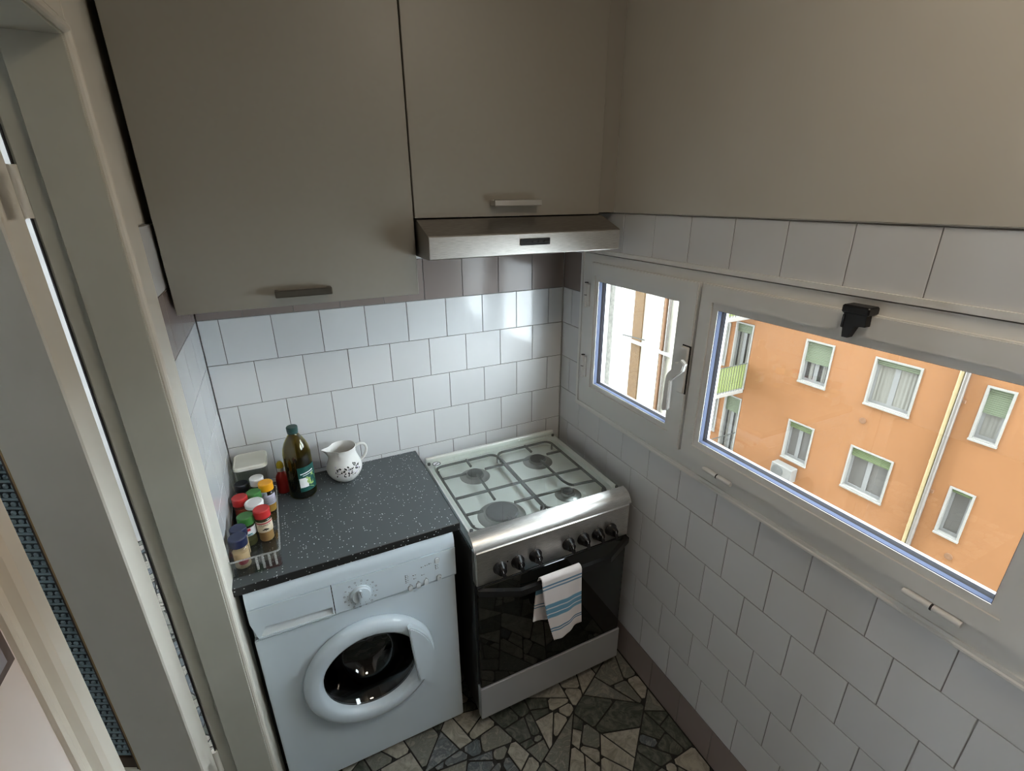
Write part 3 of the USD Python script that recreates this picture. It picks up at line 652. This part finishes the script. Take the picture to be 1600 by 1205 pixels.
ck.part('pan_support', cat_(rg(-.632, -.368, -.530, -.085), rod((-.497, -.085), (-.499, -.142)), rod((-.499, -.212), (-.506, -.395)), wire((-.506, -.51), (-.506, -.53)), rod((-.632, -.184), (-.535, -.186)), rod((-.455, -.186), (-.368, -.188)), rod((-.632, -.330), (-.368, -.335)), rod((-.632, -.436), (-.57, -.44)), rod((-.45, -.443), (-.368, -.444)),
    *[tube([(x, y, GZ - .002), (x, y, .812)], .004, 8) for x in (-.628, -.372) for y in (-.12, -.5)]), 'grate_grey')
ck.part('pan_support', cat_(rg(-.362, -.105, -.530, -.085), rod((-.225, -.085), (-.224, -.145)), wire((-.223, -.225), (-.223, -.36), (-.222, -.40), (-.216, -.425), (-.205, -.44)), rod((-.362, -.189), (-.26, -.191)), rod((-.175, -.192), (-.105, -.194)), rod((-.362, -.335), (-.105, -.352)), rod((-.362, -.444), (-.262, -.446)), rod((-.205, -.44), (-.105, -.452)),
    *[tube([(x, y, GZ - .002), (x, y, .812)], .004, 8) for x in (-.358, -.109) for y in (-.12, -.5)]), 'grate_grey')
lid = ck.part('glass_lid', cb(-.655, R + .001, -.556, -.046, .8505, .8550, .0008), 'lid_glass')
ck.part('lid_trim', extX(Polygon([(-.549, .8580), (-.566, .8555), (-.586, .845), (-.598, .829), (-.6025, .8165), (-.599, .8140), (-.590, .827), (-.578, .838), (-.563, .8475), (-.549, .8500)]), -.668, R + .005), 'steel', lid, smooth=50)
ck.part('lid_hinge_rail', cb(-.655, R + .002, -.046, -.030, .8422, .862, .002), 'steel_tray', lid)
for x in (-.648, -.069):
    for y in (-.06, -.53): ck.part('lid_buffer', axis_lathe([(0, 0), (.006, 0), (.006, .0082), (0, .0082)], (x, y, .8421), (0, 0, 1), 10), 'rubber')
bd = ck.part('badge', lathe([(0, .8551), (.0165, .8551), (.0165, .8556), (0, .8558)], (-.624, -.086, 0), 32), 'label_white', lid, label='round white maker badge with a black ring and slash')
rg_ = Point(-.624, -.086).buffer(.0165, 16).difference(Point(-.624, -.086).buffer(.0138, 16)).union(LineString([(-.632, -.093), (-.616, -.080)]).buffer(.0014))
ck.part('badge_print', extZ(rg_, .8557, .8561), 'print_black', lid)
ck.part('control_panel', cb(L - .002, R + .002, -.601, -.565, .676, .812, .004), 'steel')
for x in (-.582, -.517, -.450, -.320, -.259, -.198, -.140):
    kp = ck.part('knob', cat_(axis_lathe([(0, 0), (.0240, 0), (.0238, .005), (.0200, .010), (.0165, .022), (.015, .026), (0, .026)], (x, -.601, .729), (0, -1, 0), 24), extY(affinity.rotate(rrect(x - .0055, x + .0055, .729 - .019, .729 + .017, .004), 14, origin=(x, .729)), -.637, -.616)), 'black_plastic', smooth=30)
    ck.part('knob_mark', extY(affinity.rotate(sbox(x - .0008, .733, x + .0008, .746), 14, origin=(x, .729)), -.6376, -.6368), 'label_white', kp)
ck.part('panel_print', cat_(*[extY(Point(x - .001, .7585).buffer(.0022, 5).difference(Point(x - .001, .7585).buffer(.0014, 5)).union(sbox(x - .0004, .764, x + .0004, .768)), -.6016, -.6008) for x in (-.582, -.517, -.450, -.320, -.259, -.198, -.140)]), 'print_grey', kind='stuff')
ck.part('pilot_lamp', axis_lathe([(0, 0), (.003, 0), (.002, .002), (0, .0024)], (-.553, -.601, .742), (0, -1, 0), 12), 'print_black')
od = ck.part('oven_door', cb(L, R, -.599, -.573, .212, .668, .003), 'oven_black')
ck.part('door_top_edge', cb(L, R, -.6, -.573, .6685, .6745, .001), 'black_plastic', od)
hp = LineString([(L + .002, -.606), (-.535, -.664), (-.185, -.664), (R - .002, -.606)]).buffer(.0075, cap_style=2, join_style=2)
ck.part('door_handle', extZ(hp.union(sbox(L, -.612, L + .02, -.598)).union(sbox(R - .02, -.612, R, -.598)), .648, .6715), 'black_plastic', od)
ck.part('warming_drawer', cb(L - .003, R + .006, -.6025, -.574, .056, .2085, .002), 'silver_paint')

# --- tea towel over the oven handle
ns, nw = 90, 26; S = np.linspace(0, 1, ns); along = []; V = []
fl, bl_, rr = .262, .178, .0115
tot = fl + math.pi * rr + bl_
for s in S:
    q = s * tot
    for w in np.linspace(0, 1, nw):
        if q < fl:
            d = 1 - q / fl                                                    # 0 at the bar, 1 at the hem
            xl = -.464 + .046 * d ** 1.4; xr = -.311 + .008 * d; x = xl + (xr - xl) * w
            y = -.664 - rr - .006 * d + .005 * math.sin(w * 7 + 2.2 * d) * d - .010 * d * d * (1 - w) + .0015 * math.sin(w * 17 + 1) * d; z = .672 + rr * .35 - (fl - q) + .028 * w * d ** 2
            al = d * .5
        elif q < fl + math.pi * rr:
            a = (q - fl) / rr; x = -.464 + (.153) * w; y = -.664 - rr * math.cos(a); z = .672 + rr * .35 + rr * math.sin(a) * .9; al = 0
        else:
            d = (q - fl - math.pi * rr) / bl_; x = -.464 - .020 * d ** .5 + (.150) * w; y = -.664 + rr + .003 * math.sin(w * 11) * d - .001; z = .672 + rr * .35 - d * bl_ - .012 * math.sin(w * 3) * d; al = .5 + .5 * d
        V.append((x, y, z)); along.append(al)
V = np.array(V); idx = np.arange(ns * nw).reshape(ns, nw)
F = np.stack([idx[:-1, :-1], idx[1:, :-1], idx[1:, 1:], idx[:-1, 1:]], -1).reshape(-1, 4)
F3 = np.vstack([F[:, [0, 1, 2]], F[:, [0, 2, 3]]])
tm = trimesh.Trimesh(V, F3, process=False); Vi = V + tm.vertex_normals * .0018; Vo = V - tm.vertex_normals * .0018
ed = np.concatenate([idx[0, :], idx[1:, -1], idx[-1, -2::-1], idx[-2:0:-1, 0]]); Nn = len(V)
side = np.array([(a, b, b + Nn, a + Nn) for a, b in zip(ed, np.roll(ed, -1))])
FF = np.vstack([F3, F3[:, ::-1] + Nn, side[:, [0, 1, 2]], side[:, [0, 2, 3]]])
tp = usdkit.mesh(stage, fresh('/World', 'tea_towel'), (np.vstack([Vi, Vo]), FF), LOOKS['towel'], True)
UsdGeom.PrimvarsAPI(tp).CreatePrimvar('along', Sdf.ValueTypeNames.FloatArray, 'vertex').Set([float(v) for v in along * 2])
tag(tp.GetPrim(), 'white tea towel with blue stripes hanging over the oven door handle', 'towel')

# ================================================================== THINGS ON THE WORKTOP
WT = .8895
bt = Thing('oil_bottle', (-1.118, -.130, WT), 'tall green glass olive oil bottle with a dark green label', 'bottle')
bc = (-1.118, -.130, 0); z = lambda h: WT + h
outp = [(0, .0004), (.036, .0004), (.0425, .004), (.0445, .010), (.0445, .150), (.0440, .165), (.041, .183), (.034, .203), (.0245, .220), (.0175, .231), (.0148, .237), (.0145, .246), (.0138, .250)]
bt.part('glass', cat_(lathe([(r, z(h)) for r, h in outp], bc, 48), lathe([(max(r - .0028, 0) if h > .001 else 0, z(max(h, .005))) for r, h in outp][::-1], bc, 48)), 'bottle_glass', smooth=50)
bt.part('oil', lathe([(0, z(.0055)), (.039, z(.007)), (.0412, z(.012)), (.0412, z(.118)), (0, z(.118))], bc, 40), 'oil', smooth=50)
bt.part('cap', cat_(lathe([(.0150, z(.2375)), (.0172, z(.2378)), (.0172, z(.243)), (.0168, z(.2435)), (.0178, z(.2445)), (.0180, z(.258)), (.0165, z(.2605)), (0, z(.261))], bc, 40)), 'cap_bottle', smooth=30)
rb = lambda q: .0447
lb = bt.part('label', wrap(sbox(-.036, -.046, .036, .046), bc, rb, .62, z(.078), .0003), 'label_green', smooth=True, label='dark green label with white lettering and pale olives')
wpr = [sbox(-.026, .022, .020, .026), sbox(-.020, .0150, .012, .0172), sbox(.014, .0150, .019, .0172)]
bt.part('label_print', cat_(*[wrap(affinity.rotate(g, 6, origin=(0, 0)), bc, rb, .62, z(.078), .0006) for g in wpr] + [wrap(sbox(-.034, -.030, -.006, .006), bc, rb, .62, z(.078), .0005)]), 'print_white', lb, smooth=True, kind='stuff')
ol = []
for i in range(13):
    u, v = rng.uniform(-.008, .026), rng.uniform(-.034, .012)
    ol.append(wrap(affinity.rotate(affinity.scale(Point(0, 0).buffer(.0058, 8), 1, .62), rng.uniform(0, 180)).buffer(0) if i % 3 else affinity.rotate(sbox(-.009, -.0012, .009, .0012), rng.uniform(0, 180)), (bc[0], bc[1], 0), rb, .62 + u / .0447, z(.078 + v), .0007 + i * .00003))
bt.part('olive_picture', cat_(*ol), 'print_olive', lb, smooth=True, kind='stuff')

# jug
JX, JY = -.970, -.090
jp = [(0, 0), (.030, 0), (.0335, .0015), (.0395, .006), (.052, .020), (.0605, .036), (.0628, .050), (.0595, .068), (.0525, .085), (.0475, .100), (.0462, .112), (.0478, .124), (.0492, .130)]
ji = [(.0475, .1308), (.0455, .128), (.0428, .112), (.044, .100), (.049, .085), (.056, .067), (.059, .050), (.056, .036), (.046, .02), (.03, .010), (0, .008)]
def jug_shape(prof):
    v, f = lathe([(r, h) for r, h in prof], n=64)
    a = np.arctan2(v[:, 1], v[:, 0]); sp = math.radians(188)
    d = np.abs((a - sp + math.pi) % (2 * math.pi) - math.pi)
    t = np.clip((v[:, 2] - .088) / .042, 0, 1) ** 1.5; k = np.clip(1 - d / .62, 0, 1) ** 1.7
    rad = np.linalg.norm(v[:, :2], axis=1); amt = .024 * t * k * (rad > .03)
    v[:, 0] += np.cos(a) * amt; v[:, 1] += np.sin(a) * amt; v[:, 2] += .006 * t * k
    pin = np.clip(d / .62, 0, 1); pin = np.where((d > .3) & (d < 1.0), .0025 * t, 0)
    v[:, 0] -= np.cos(a) * pin; v[:, 1] -= np.sin(a) * pin
    return v + np.array([JX, JY, WT]), f
jg = Thing('jug', (JX, JY, WT), 'white ceramic milk jug with a band of dark floral print', 'jug')
jg.part('body', jug_shape(jp + ji), 'ceramic', smooth=60)
hp_ = [(.0455, 0, .117), (.060, 0, .124), (.078, 0, .120), (.0865, 0, .103), (.083, 0, .082), (.072, 0, .066), (.0605, 0, .058)]
ha = math.radians(8)
hpp = [(JX + x * math.cos(ha), JY + x * math.sin(ha), WT + zz) for x, y, zz in hp_]
jg.part('handle', tube(smooth_path(hpp, 36), .0062, 12, flat=.8), 'ceramic', smooth=50)
jr = lambda q: float(np.interp(q - WT, [h for r, h in jp], [r for r, h in jp]))
dk, lt_ = [], []
rj = np.random.default_rng(4)
for i in range(70):
    u, v = rj.uniform(-.050, .046), rj.normal(0, .011); v = float(np.clip(v, -.021, .021))
    sh = [Point(0, 0).buffer(.0028, 5), affinity.scale(Point(0, 0).buffer(.0042, 6), 1, .42), affinity.scale(Point(0, 0).buffer(.0035, 6), .5, 1), LineString([(-.004, 0), (0, .002), (.004, .001)]).buffer(.0006)][i % 4]
    g = affinity.rotate(sh, rj.uniform(0, 180))
    (lt_ if i % 6 == 0 else dk).append(wrap(g, (JX, JY), jr, .14 + u / .062, WT + .060 + v, .0004 + .00001 * i))
jg.part('floral_print', cat_(*dk), 'print_black', kind='stuff', label='scattered small dark leaves and flowers'); jg.part('floral_print', cat_(*lt_), 'label_lilac', kind='stuff')

# tub with a pale lid
tb = Thing('food_container', (-1.264, -.064, WT), 'tall clear plastic tub with a cream lid in the corner behind the spice jars', 'container')
def rounded_stack(cx, cy, secs):
    V, F = [], []
    for k, (hw, hd, r, zz) in enumerate(secs):
        P = np.array(rrect(cx - hw, cx + hw, cy - hd, cy + hd, r, 5).exterior.coords)[:-1]; V.append(np.c_[P, np.full(len(P), zz)]); n = len(P)
    for k in range(len(secs) - 1):
        for j in range(n): F += [(k * n + (j + 1) % n, k * n + j, (k + 1) * n + j), (k * n + (j + 1) % n, (k + 1) * n + j, (k + 1) * n + (j + 1) % n)]
    V = np.vstack(V); m = len(V); V = np.vstack([V, V[:n].mean(0), V[-n:].mean(0)])
    for j in range(n): F += [(m, j, (j + 1) % n), (m + 1, m - n + (j + 1) % n, m - n + j)]
    V = np.array(V); F = np.array(F); t = trimesh.Trimesh(V, F, process=False)
    return (V, F) if t.volume > 0 else (V, F[:, ::-1])
tb.part('tub', cat_(rounded_stack(-1.264, -.064, [(.040, .044, .014, WT + .001), (.043, .047, .015, WT + .006), (.046, .050, .016, WT + .128)])), 'tub_plastic')
tb.part('lid', rounded_stack(-1.264, -.064, [(.0495, .0535, .017, WT + .126), (.051, .055, .018, WT + .128), (.051, .055, .018, WT + .137), (.0485, .0525, .017, WT + .1405), (.046, .050, .016, WT + .1395), (.0445, .0485, .015, WT + .1385)]), 'lid_cream', label='cream snap-on lid')

# spice tray
ty = Thing('spice_tray', (-1.262, -.30, WT), 'long clear plastic tray holding the spice jars on the worktop', 'tray')
TX0, TX1, TY0, TY1, TH = -1.327, -1.199, -.487, -.122, .054
def tray():
    o = rrect(TX0, TX1, TY0, TY1, .010, 4); i_ = rrect(TX0 + .002, TX1 - .002, TY0 + .002, TY1 - .002, .008, 4)
    return cat_(extZ(o, WT + .0005, WT + .0022), extZ(o.difference(i_), WT + .0022, WT + TH))
ty.part('basin', tray(), 'clear_plastic')
ty.part('rim', extZ(rrect(TX0 - .0005, TX1 + .003, TY0 - .003, TY1 + .0005, .012, 4).difference(rrect(TX0 + .0015, TX1 - .0015, TY0 + .0015, TY1 - .0015, .008, 4)), WT + TH - .002, WT + TH + .0005), 'tray_rim')
for x in (-1.2585, -1.243, -1.2275, -1.212): ty.part('grip_rib', cb(x - .003, x + .003, TY0 - .007, TY0 - .0002, WT + .012, WT + TH - .003, .001), 'tray_rim')

SPICES = [  # x, y, cap height top, body r, cap material, contents, fill, label, label text, words
    (-1.2960, -.143, .100, .0205, 'cap_dark', 'spice_dark', .06, None, 'small spice jar with a black lid at the back left of the tray', 'flat'),
    (-1.2500, -.147, .112, .0205, 'cap_white', 'spice_salt', .05, 'label_white', 'spice jar with a tall white lid at the back of the tray', 'flat'),
    (-1.2245, -.186, .108, .0215, 'cap_yellow', 'spice_yellow', .034, 'label_lilac', 'spice jar with a yellow lid and a lilac-white label', 'flat'),
    (-1.2600, -.2115, .098, .0205, 'cap_green', 'spice_green', .05, None, 'spice jar with a green lid behind the red-lidded jars', 'flat'),
    (-1.2990, -.228, .100, .0215, 'cap_red', 'spice_red', .06, None, 'spice jar with a red lid against the left wall tiles', 'flat'),
    (-1.2590, -.266, .094, .0230, 'cap_white', 'spice_green', .055, None, 'low spice jar with a wide flat white lid in the middle of the tray', 'disc'),
    (-1.2360, -.342, .110, .0220, 'cap_red', 'spice_tan', .040, 'label_cream', 'curry powder jar with a red lid and a cream label', 'flat'),
    (-1.2810, -.345, .101, .0215, 'cap_green', 'spice_green', .020, 'label_white', 'spice jar with a green lid and a white label with a red badge', 'flat'),
    (-1.2985, -.392, .096, .0210, 'cap_navy', 'spice_pale', .058, None, 'spice jar with a navy lid, the rear one of the two navy-lidded jars', 'flat'),
    (-1.2975, -.441, .100, .0225, 'cap_navy', 'spice_pale', .052, None, 'spice jar with a navy lid at the front corner of the tray', 'flat')]
for i, (x, y, H, r, capm, fillm, fl_, lab, text, kind) in enumerate(SPICES):
    zb = WT + .0024; top = WT + H; c = (x, y, 0); s = Thing('spice_jar', (x, y, zb), text, 'spice jar', 'spice jars in the clear tray')
    sh = top - .030
    s.part('glass', lathe([(0, zb), (r - .002, zb), (r, zb + .003), (r, sh - .010), (r - .0015, sh - .004), (r - .005, sh), (r - .005, top - .010), (0, top - .010)], c, 32), 'jar_glass', smooth=40)
    s.part('contents', lathe([(0, zb + .0018), (r - .004, zb + .0018), (r - .0022, zb + .005), (r - .0022, zb + fl_), (r * .5, zb + fl_ + .003), (0, zb + fl_ + .001)], c, 28), fillm, smooth=40)
    cr = r + (.004 if kind == 'disc' else .0008)
    s.part('lid', lathe([(cr - .001, sh + .004), (cr, sh + .0045), (cr, top - .0025), (cr - .002, top), (0, top)] if kind == 'flat' else [(cr - .003, top - .016), (cr - .001, top - .015), (cr, top - .004), (cr - .002, top - .0005), (cr - .006, top), (cr - .008, top - .0012), (0, top - .0012)], c, 36), capm, smooth=30)
    if lab:
        z0_, z1_ = {2: (.030, .066), 6: (.036, .072), 7: (.038, .066), 1: (.02, .07)}[i]
        zc = zb + (z0_ + z1_) / 2; hh = (z1_ - z0_) / 2; ra = lambda q, r=r: r
        lw = r * 2.6 if i == 2 else r * 1.35
        lp_ = s.part('label', wrap(sbox(-lw, -hh, lw, hh), c, ra, .12, zc, .0003), lab, smooth=True)
        if i == 6:
            t3 = meshkit.text_mesh('CURRY', .0058, .0001); tv, tf = arr(t3); w_ = tv[:, 0].max() - tv[:, 0].min()
            a = .12 + (tv[:, 0] - tv[:, 0].min() - w_ / 2) * 1.25 / r
            s.part('lettering', (np.c_[x + (r + .0006) * np.sin(a), y - (r + .0006) * np.cos(a), zc + .003 + tv[:, 1]], tf), 'print_black', lp_)
            s.part('picture', cat_(*[wrap(affinity.rotate(affinity.scale(Point(0, 0).buffer(.0035, 6), 1, .5), q * 50), c, ra, .12 + (q - 2) * .13, zc - .009 + .002 * (q % 2), .0006) for q in range(5)]), 'print_black', lp_, kind='stuff')
            s.part('red_band', wrap(sbox(-lw, hh - .007, lw, hh - .003), c, ra, .12, zc, .0005), 'print_red', lp_)
        if i == 7:
            s.part('red_badge', wrap(rrect(-.009, .007, .0035, .0125, .0015), c, ra, .12, zc, .0006), 'print_red', lp_)
            s.part('teal_print', wrap(sbox(-.011, -.009, .010, -.0055).union(sbox(-.006, -.0125, .013, -.0105)), c, ra, .12, zc, .0006), 'print_teal', lp_)
        if i == 2:
            s.part('label_print', cat_(*[wrap(sbox(-.016, v, .012 - .003 * (q % 2), v + .0013), c, ra, .2, zc, .0006) for q, v in enumerate(np.arange(-.013, .013, .0038))]), 'print_grey', lp_, kind='stuff')
    elif i in (8, 9):
        s.part('label', wrap(affinity.scale(Point(0, 0).buffer(.011, 10), 1.2, .8), c, lambda q, r=r: r, .25, zb + .026, .0004), 'print_red' if i == 9 else 'label_cream', smooth=True)

sb_ = Thing('sauce_bottle', (-1.178, -.083, WT), 'small red sauce bottle half hidden behind the olive oil bottle', 'bottle')
sc_ = (-1.178, -.083, 0)
sb_.part('body', lathe([(0, WT + .0004), (.019, WT + .0006), (.0215, WT + .004), (.0215, WT + .05), (.019, WT + .064), (.011, WT + .078), (.0095, WT + .082), (0, WT + .082)], sc_, 32), 'sauce_red', smooth=40)
sb_.part('neck_band', lathe([(0, WT + .0822), (.0105, WT + .0824), (.0105, WT + .096), (0, WT + .0962)], sc_, 24), 'cap_white', smooth=40)
sb_.part('cap', lathe([(0, WT + .0964), (.0115, WT + .0966), (.0105, WT + .112), (.006, WT + .118), (0, WT + .1185)], sc_, 24), 'sauce_yellow', smooth=40)

sw = Thing('light_switch', (XL + .0, -1.36, 1.51), 'brown light switch plate with a grey rocker on the near wall', 'switch')
sw.part('plate', cb(XL - .0008, XL + .005, -1.395, -1.3235, 1.510, 1.585, .002), 'switch_brown')
sw.part('rocker', cb(XL + .0052, XL + .008, -1.380, -1.338, 1.521, 1.575, .002), 'switch_rocker')

# ================================================================== OUTDOORS
FX = EYE[0] + 16.0; GZND = -14.0
gd = single('courtyard_ground', cb(.2, 60, -45, 60, GZND - .3, GZND, .01), 'concrete', 'grey paved courtyard ground far below the window', 'ground', kind='structure')
ab = Thing('apartment_building', (FX + 3, 2, GZND), 'orange rendered apartment building with green roller shutters across the courtyard', 'building')
BY0, BY1, BZ1 = -9.0, 10.31, 1.35
WINS = []   # y0 y1 z0 z1 shutter leaves look
base = [(7.28, 8.26, .52, 2, 'dark'), (4.78, 6.045, .13, 2, 'curtain'), (2.765, 3.36, .50, 1, 'curtain')]
low = [(7.30, 8.265, .17, 2, 'net'), (4.79, 6.06, .22, 2, 'net'), (2.78, 3.36, .09, 1, 'net')]
for zt, grp in ((-2.71, base), (-5.715, low), (.295, low)):
    for y0, y1, sh_, lv_, lk in grp: WINS.append((y0, y1, zt - 1.525, zt, sh_, lv_, lk))
for zt in (-2.71, -5.715, .295):
    for y0 in (-.4, -3.2, -5.4): WINS.append((y0, y0 + 1.2, zt - 1.525, zt, .3 + .1 * y0 % .4, 2, 'net'))
DOORS = [(10.34, 11.16, -5.3, -2.72, .14), (10.33, 11.13, -8.31, -5.735, .27), (10.34, 11.16, -2.29, .28, .2)]
wallp = sbox(BY0, GZND, BY1, BZ1)
for w in WINS: wallp = wallp.difference(sbox(w[0] + .05, w[2] + .05, w[1] - .05, w[3] - .05))
ab.part('wall', extX(wallp, FX, FX + .32), 'facade_orange')
ab.part('rear_block', cb(FX + .9, FX + 9, BY0, 12.7, GZND, BZ1 - .05, .01), 'concrete')
ab.part('roof', cat_(cb(FX - .55, FX + 9.4, BY0 - .3, 12.7, BZ1, BZ1 + .18, .02)), 'concrete')
rw_ = np.random.default_rng(2)
def sheet(y0, y1, z0, z1, x, amp, wl):
    ys = np.linspace(y0, y1, max(8, int((y1 - y0) / wl * 8))); xs = x + amp * np.sin(ys / wl * 2 * math.pi + rw_.uniform(0, 6)) * (1 + .4 * np.sin(ys * 13))
    return extZ(LineString(np.c_[xs, ys]).buffer(.004), z0, z1)
def slats(y0, y1, z0, z1, x):
    P = []; zz = z1; pit = .055; poly = []
    while zz > z0 + .01:
        b_ = max(zz - pit, z0); poly += [(x, zz), (x - .012, zz - .010), (x - .012, b_ + .008)]; zz = b_
    poly = [(q[1], q[0]) for q in poly]
    front = [(p[1], p[0]) for p in poly]
    g = Polygon(front + [(x + .02, z0), (x + .02, z1)]).buffer(0)
    return extY(g, y0, y1)
def far_window(t, y0, y1, z0, z1, shut, leaves, look, X=FX, door=False):
    w = t.part('window', extX(sbox(y0, z0, y1, z1).difference(sbox(y0 + .055, z0 + .055, y1 - .055, z1 - .055)), X - .03, X + .20), 'stone_white')
    a0, a1, b0, b1 = y0 + .056, y1 - .056, z0 + .056, z1 - .056
    fr_ = sbox(a0, b0, a1, b1); op = []
    for k in range(leaves):
        l0, l1 = a0 + (a1 - a0) * k / leaves, a0 + (a1 - a0) * (k + 1) / leaves
        op.append((l0 + .07, l1 - .07))
        fr_ = fr_.difference(sbox(l0 + .07, b0 + .09, l1 - .07, b1 - .07))
    t.part('sash', extX(fr_, X + .10, X + .16), 'far_frame', w)
    for l0, l1 in op:
        t.part('pane', cb(X + .128, X + .134, l0 - .005, l1 + .005, b0 + .085, b1 - .065, .001), {'net': 'net_curtain', 'dark': 'far_glass', 'curtain': 'far_glass'}[look], w)
        if look == 'curtain': t.part('curtain', sheet(l0, l1, b0 + .09, b1 - .07, X + .115, .006, .11), 'curtain_cream' if shut < .3 else 'curtain_grey', w)
        if look == 'dark': t.part('curtain', sheet(l0 + (l1 - l0) * .1, l0 + (l1 - l0) * .55, b0 + .09, b1 - .3, X + .115, .006, .09), 'curtain_grey', w)
    if shut > 0: t.part('shutter', slats(a0 + .004, a1 - .004, b1 - shut * (b1 - b0), b1, X + .07), 'shutter_sage' if look != 'net' else 'shutter_green', w)
    t.part('sill', cb(X - .06, X + .02, y0 - .01, y1 + .01, z0 - .03, z0 + .03, .005), 'stone_white', w)
for w in WINS: far_window(ab, *w)
# loggia bay at the left end: recessed wall, french doors, balconies with a green screen
ab.part('bay_wall', extX(sbox(BY1, GZND, 12.7, BZ1).difference(sbox(10.38, -5.25, 11.12, -2.76)).difference(sbox(10.38, -8.26, 11.12, -5.78)).difference(sbox(10.38, -2.25, 11.12, .24)).difference(sbox(11.45, -4.6, 12.3, -2.9)).difference(sbox(11.45, -7.6, 12.3, -5.9)), FX + .02, FX + .3), 'facade_orange')
for y0, y1, z0, z1, sh_ in DOORS: far_window(ab, y0, y1, z0, z1, sh_, 2, 'dark', FX + .02)
for zt in (-2.86, -5.87): far_window(ab, 11.40, 12.34, zt - 1.76, zt, 0, 2, 'curtain' if zt > -4 else 'dark', FX + .02)
ab.part('party_wall', cb(FX + .3, FX + .95, 12.4, 12.7, GZND, BZ1, .01), 'facade_cream')
for zs_ in (-2.30, -5.31, -8.32, -11.33):
    sl = ab.part('balcony_slab', cb(FX - 1.55, FX + .01, 10.345, 12.35, zs_ - .15, zs_, .01), 'stone_white')
    rail = []
    for y in (10.37, 12.32): rail += [tube([(FX - 1.5, y, zs_ + 1.08), (FX, y, zs_ + 1.08)], .018, 8)]
    rail += [tube([(FX - 1.5, 10.37, zs_ + 1.08), (FX - 1.5, 12.32, zs_ + 1.08)], .018, 8)] + [tube([(FX - 1.5 + .14 * i, 10.37, zs_), (FX - 1.5 + .14 * i, 10.37, zs_ + 1.08)], .009, 6) for i in range(11)] + [tube([(FX - 1.5, 10.37 + .15 * i, zs_), (FX - 1.5, 10.37 + .15 * i, zs_ + 1.08)], .009, 6) for i in range(14)]
    ab.part('railing', cat_(*rail), 'grate_grey', sl)
    if zs_ > -6: 
        xs = np.arange(FX - 1.49, FX - .02, .045)
        ab.part('green_screen', cat_(*[cb(x - .021, x + .021, 10.385, 10.395, zs_ + .06, zs_ + 1.06, .003) for x in xs], *[cb(FX - 1.475, FX - 1.465, y - .021, y + .021, zs_ + .06, zs_ + 1.06, .003) for y in np.arange(10.42, 12.3, .045)]), 'screen_green', sl, kind='stuff', label='green slatted privacy screen on the balcony railing')
p1 = ab.part('downpipe', tube([(FX - .10, 3.905, BZ1 - .05), (FX - .10, 3.905, GZND + .02)], .055, 14), 'gutter_yellow', smooth=40, label='yellow drain pipe')
for zz in (-3.1, -5.2, -7.4): ab.part('pipe_collar', tube([(FX - .10, 3.905, zz - .03), (FX - .10, 3.905, zz + .03)], .062, 14), 'gutter_yellow', p1, smooth=40)
p2 = ab.part('downpipe', tube([(FX - .10, 3.785, BZ1 - .05), (FX - .10, 3.785, GZND + .02)], .062, 14), 'gutter_grey', smooth=40, label='grey metal drain pipe')
for zz in (-3.3, -6.1): ab.part('pipe_bracket', cb(FX - .05, FX + .01, 3.66, 3.76, zz - .05, zz + .05, .01), 'rust', p2)
ab.part('vent', axis_lathe([(0, 0), (.10, 0), (.10, .02), (.07, .03), (0, .02)], (FX, 5.93, -4.81), (-1, 0, 0), 18), 'rust', smooth=30)
ab.part('vent', axis_lathe([(0, 0), (.10, 0), (.10, .02), (.07, .03), (0, .02)], (FX, 2.857, -7.78), (-1, 0, 0), 18), 'rust', smooth=30)
ac = Thing('air_conditioner', (FX - .2, 7.95, -8.0), 'white air conditioning unit on the orange facade below a window', 'air conditioner')
ac.part('case', cb(FX - .36, FX - .02, 7.53, 8.35, -7.98, -7.42, .02), 'ac_white')
ac.part('fan_grille', cat_(*[axis_lathe([(r, .0), (r + .012, 0), (r + .012, .012), (r, .012)], (FX - .362, 8.07, -7.70), (-1, 0, 0), 24) for r in (.03, .08, .13, .18, .21)]), 'ac_grille', kind='stuff')
ac.part('side_panel', cb(FX - .368, FX - .358, 7.56, 7.78, -7.95, -7.45, .004), 'ac_white')
for y in (7.65, 8.22): ac.part('bracket', cb(FX - .36, FX - .001, y - .02, y + .02, -8.03, -7.982, .003), 'grate_grey')
for i, (x, y) in enumerate(((FX - .55, 10.62), (FX - .9, 10.60))):
    pb_ = Thing('planter', (x, y, -8.31), ['terracotta trough planter on the lower balcony next to the orange wall', 'terracotta trough planter on the lower balcony farther from the wall'][i], 'planter')
    pb_.part('trough', cat_(cb(x - .14, x + .14, y - .18, y + .18, -8.315, -7.85, .02), cb(x - .16, x + .16, y - .2, y + .2, -7.85, -7.80, .01)), 'terracotta')
# cream building at the far left, seen through the small sash
cbd = Thing('cream_building', (FX + 4, 20, GZND), 'bright cream building with brown strips seen through the small sash', 'building')
cbd.part('wall', cb(FX + .1, FX + 9, 12.75, 40, GZND, BZ1 + 2, .02), 'facade_cream')
for y0, y1 in ((16.62, 17.32), (14.98, 15.26), (20.6, 21.3)): cbd.part('pilaster', cb(FX + .03, FX + .11, y0, y1, GZND, BZ1 + 2, .01), 'facade_brown')
cbd.part('downpipe', tube([(FX, 14.82, BZ1 + 2), (FX, 14.82, GZND + .02)], .07, 12), 'gutter_grey', smooth=40)
cbd.part('downpipe', tube([(FX, 15.05, BZ1 + 2), (FX, 15.05, GZND + .02)], .07, 12), 'rust', smooth=40)
cbd.part('cable_bracket', tube([(FX + .1, 16.4, -4.85), (FX - .9, 16.9, -4.55)], .03, 8), 'grate_grey')
cbd.part('cornice', cb(FX - .1, FX + .11, 12.75, 40, -5.15, -5.0, .01), 'stone_white')
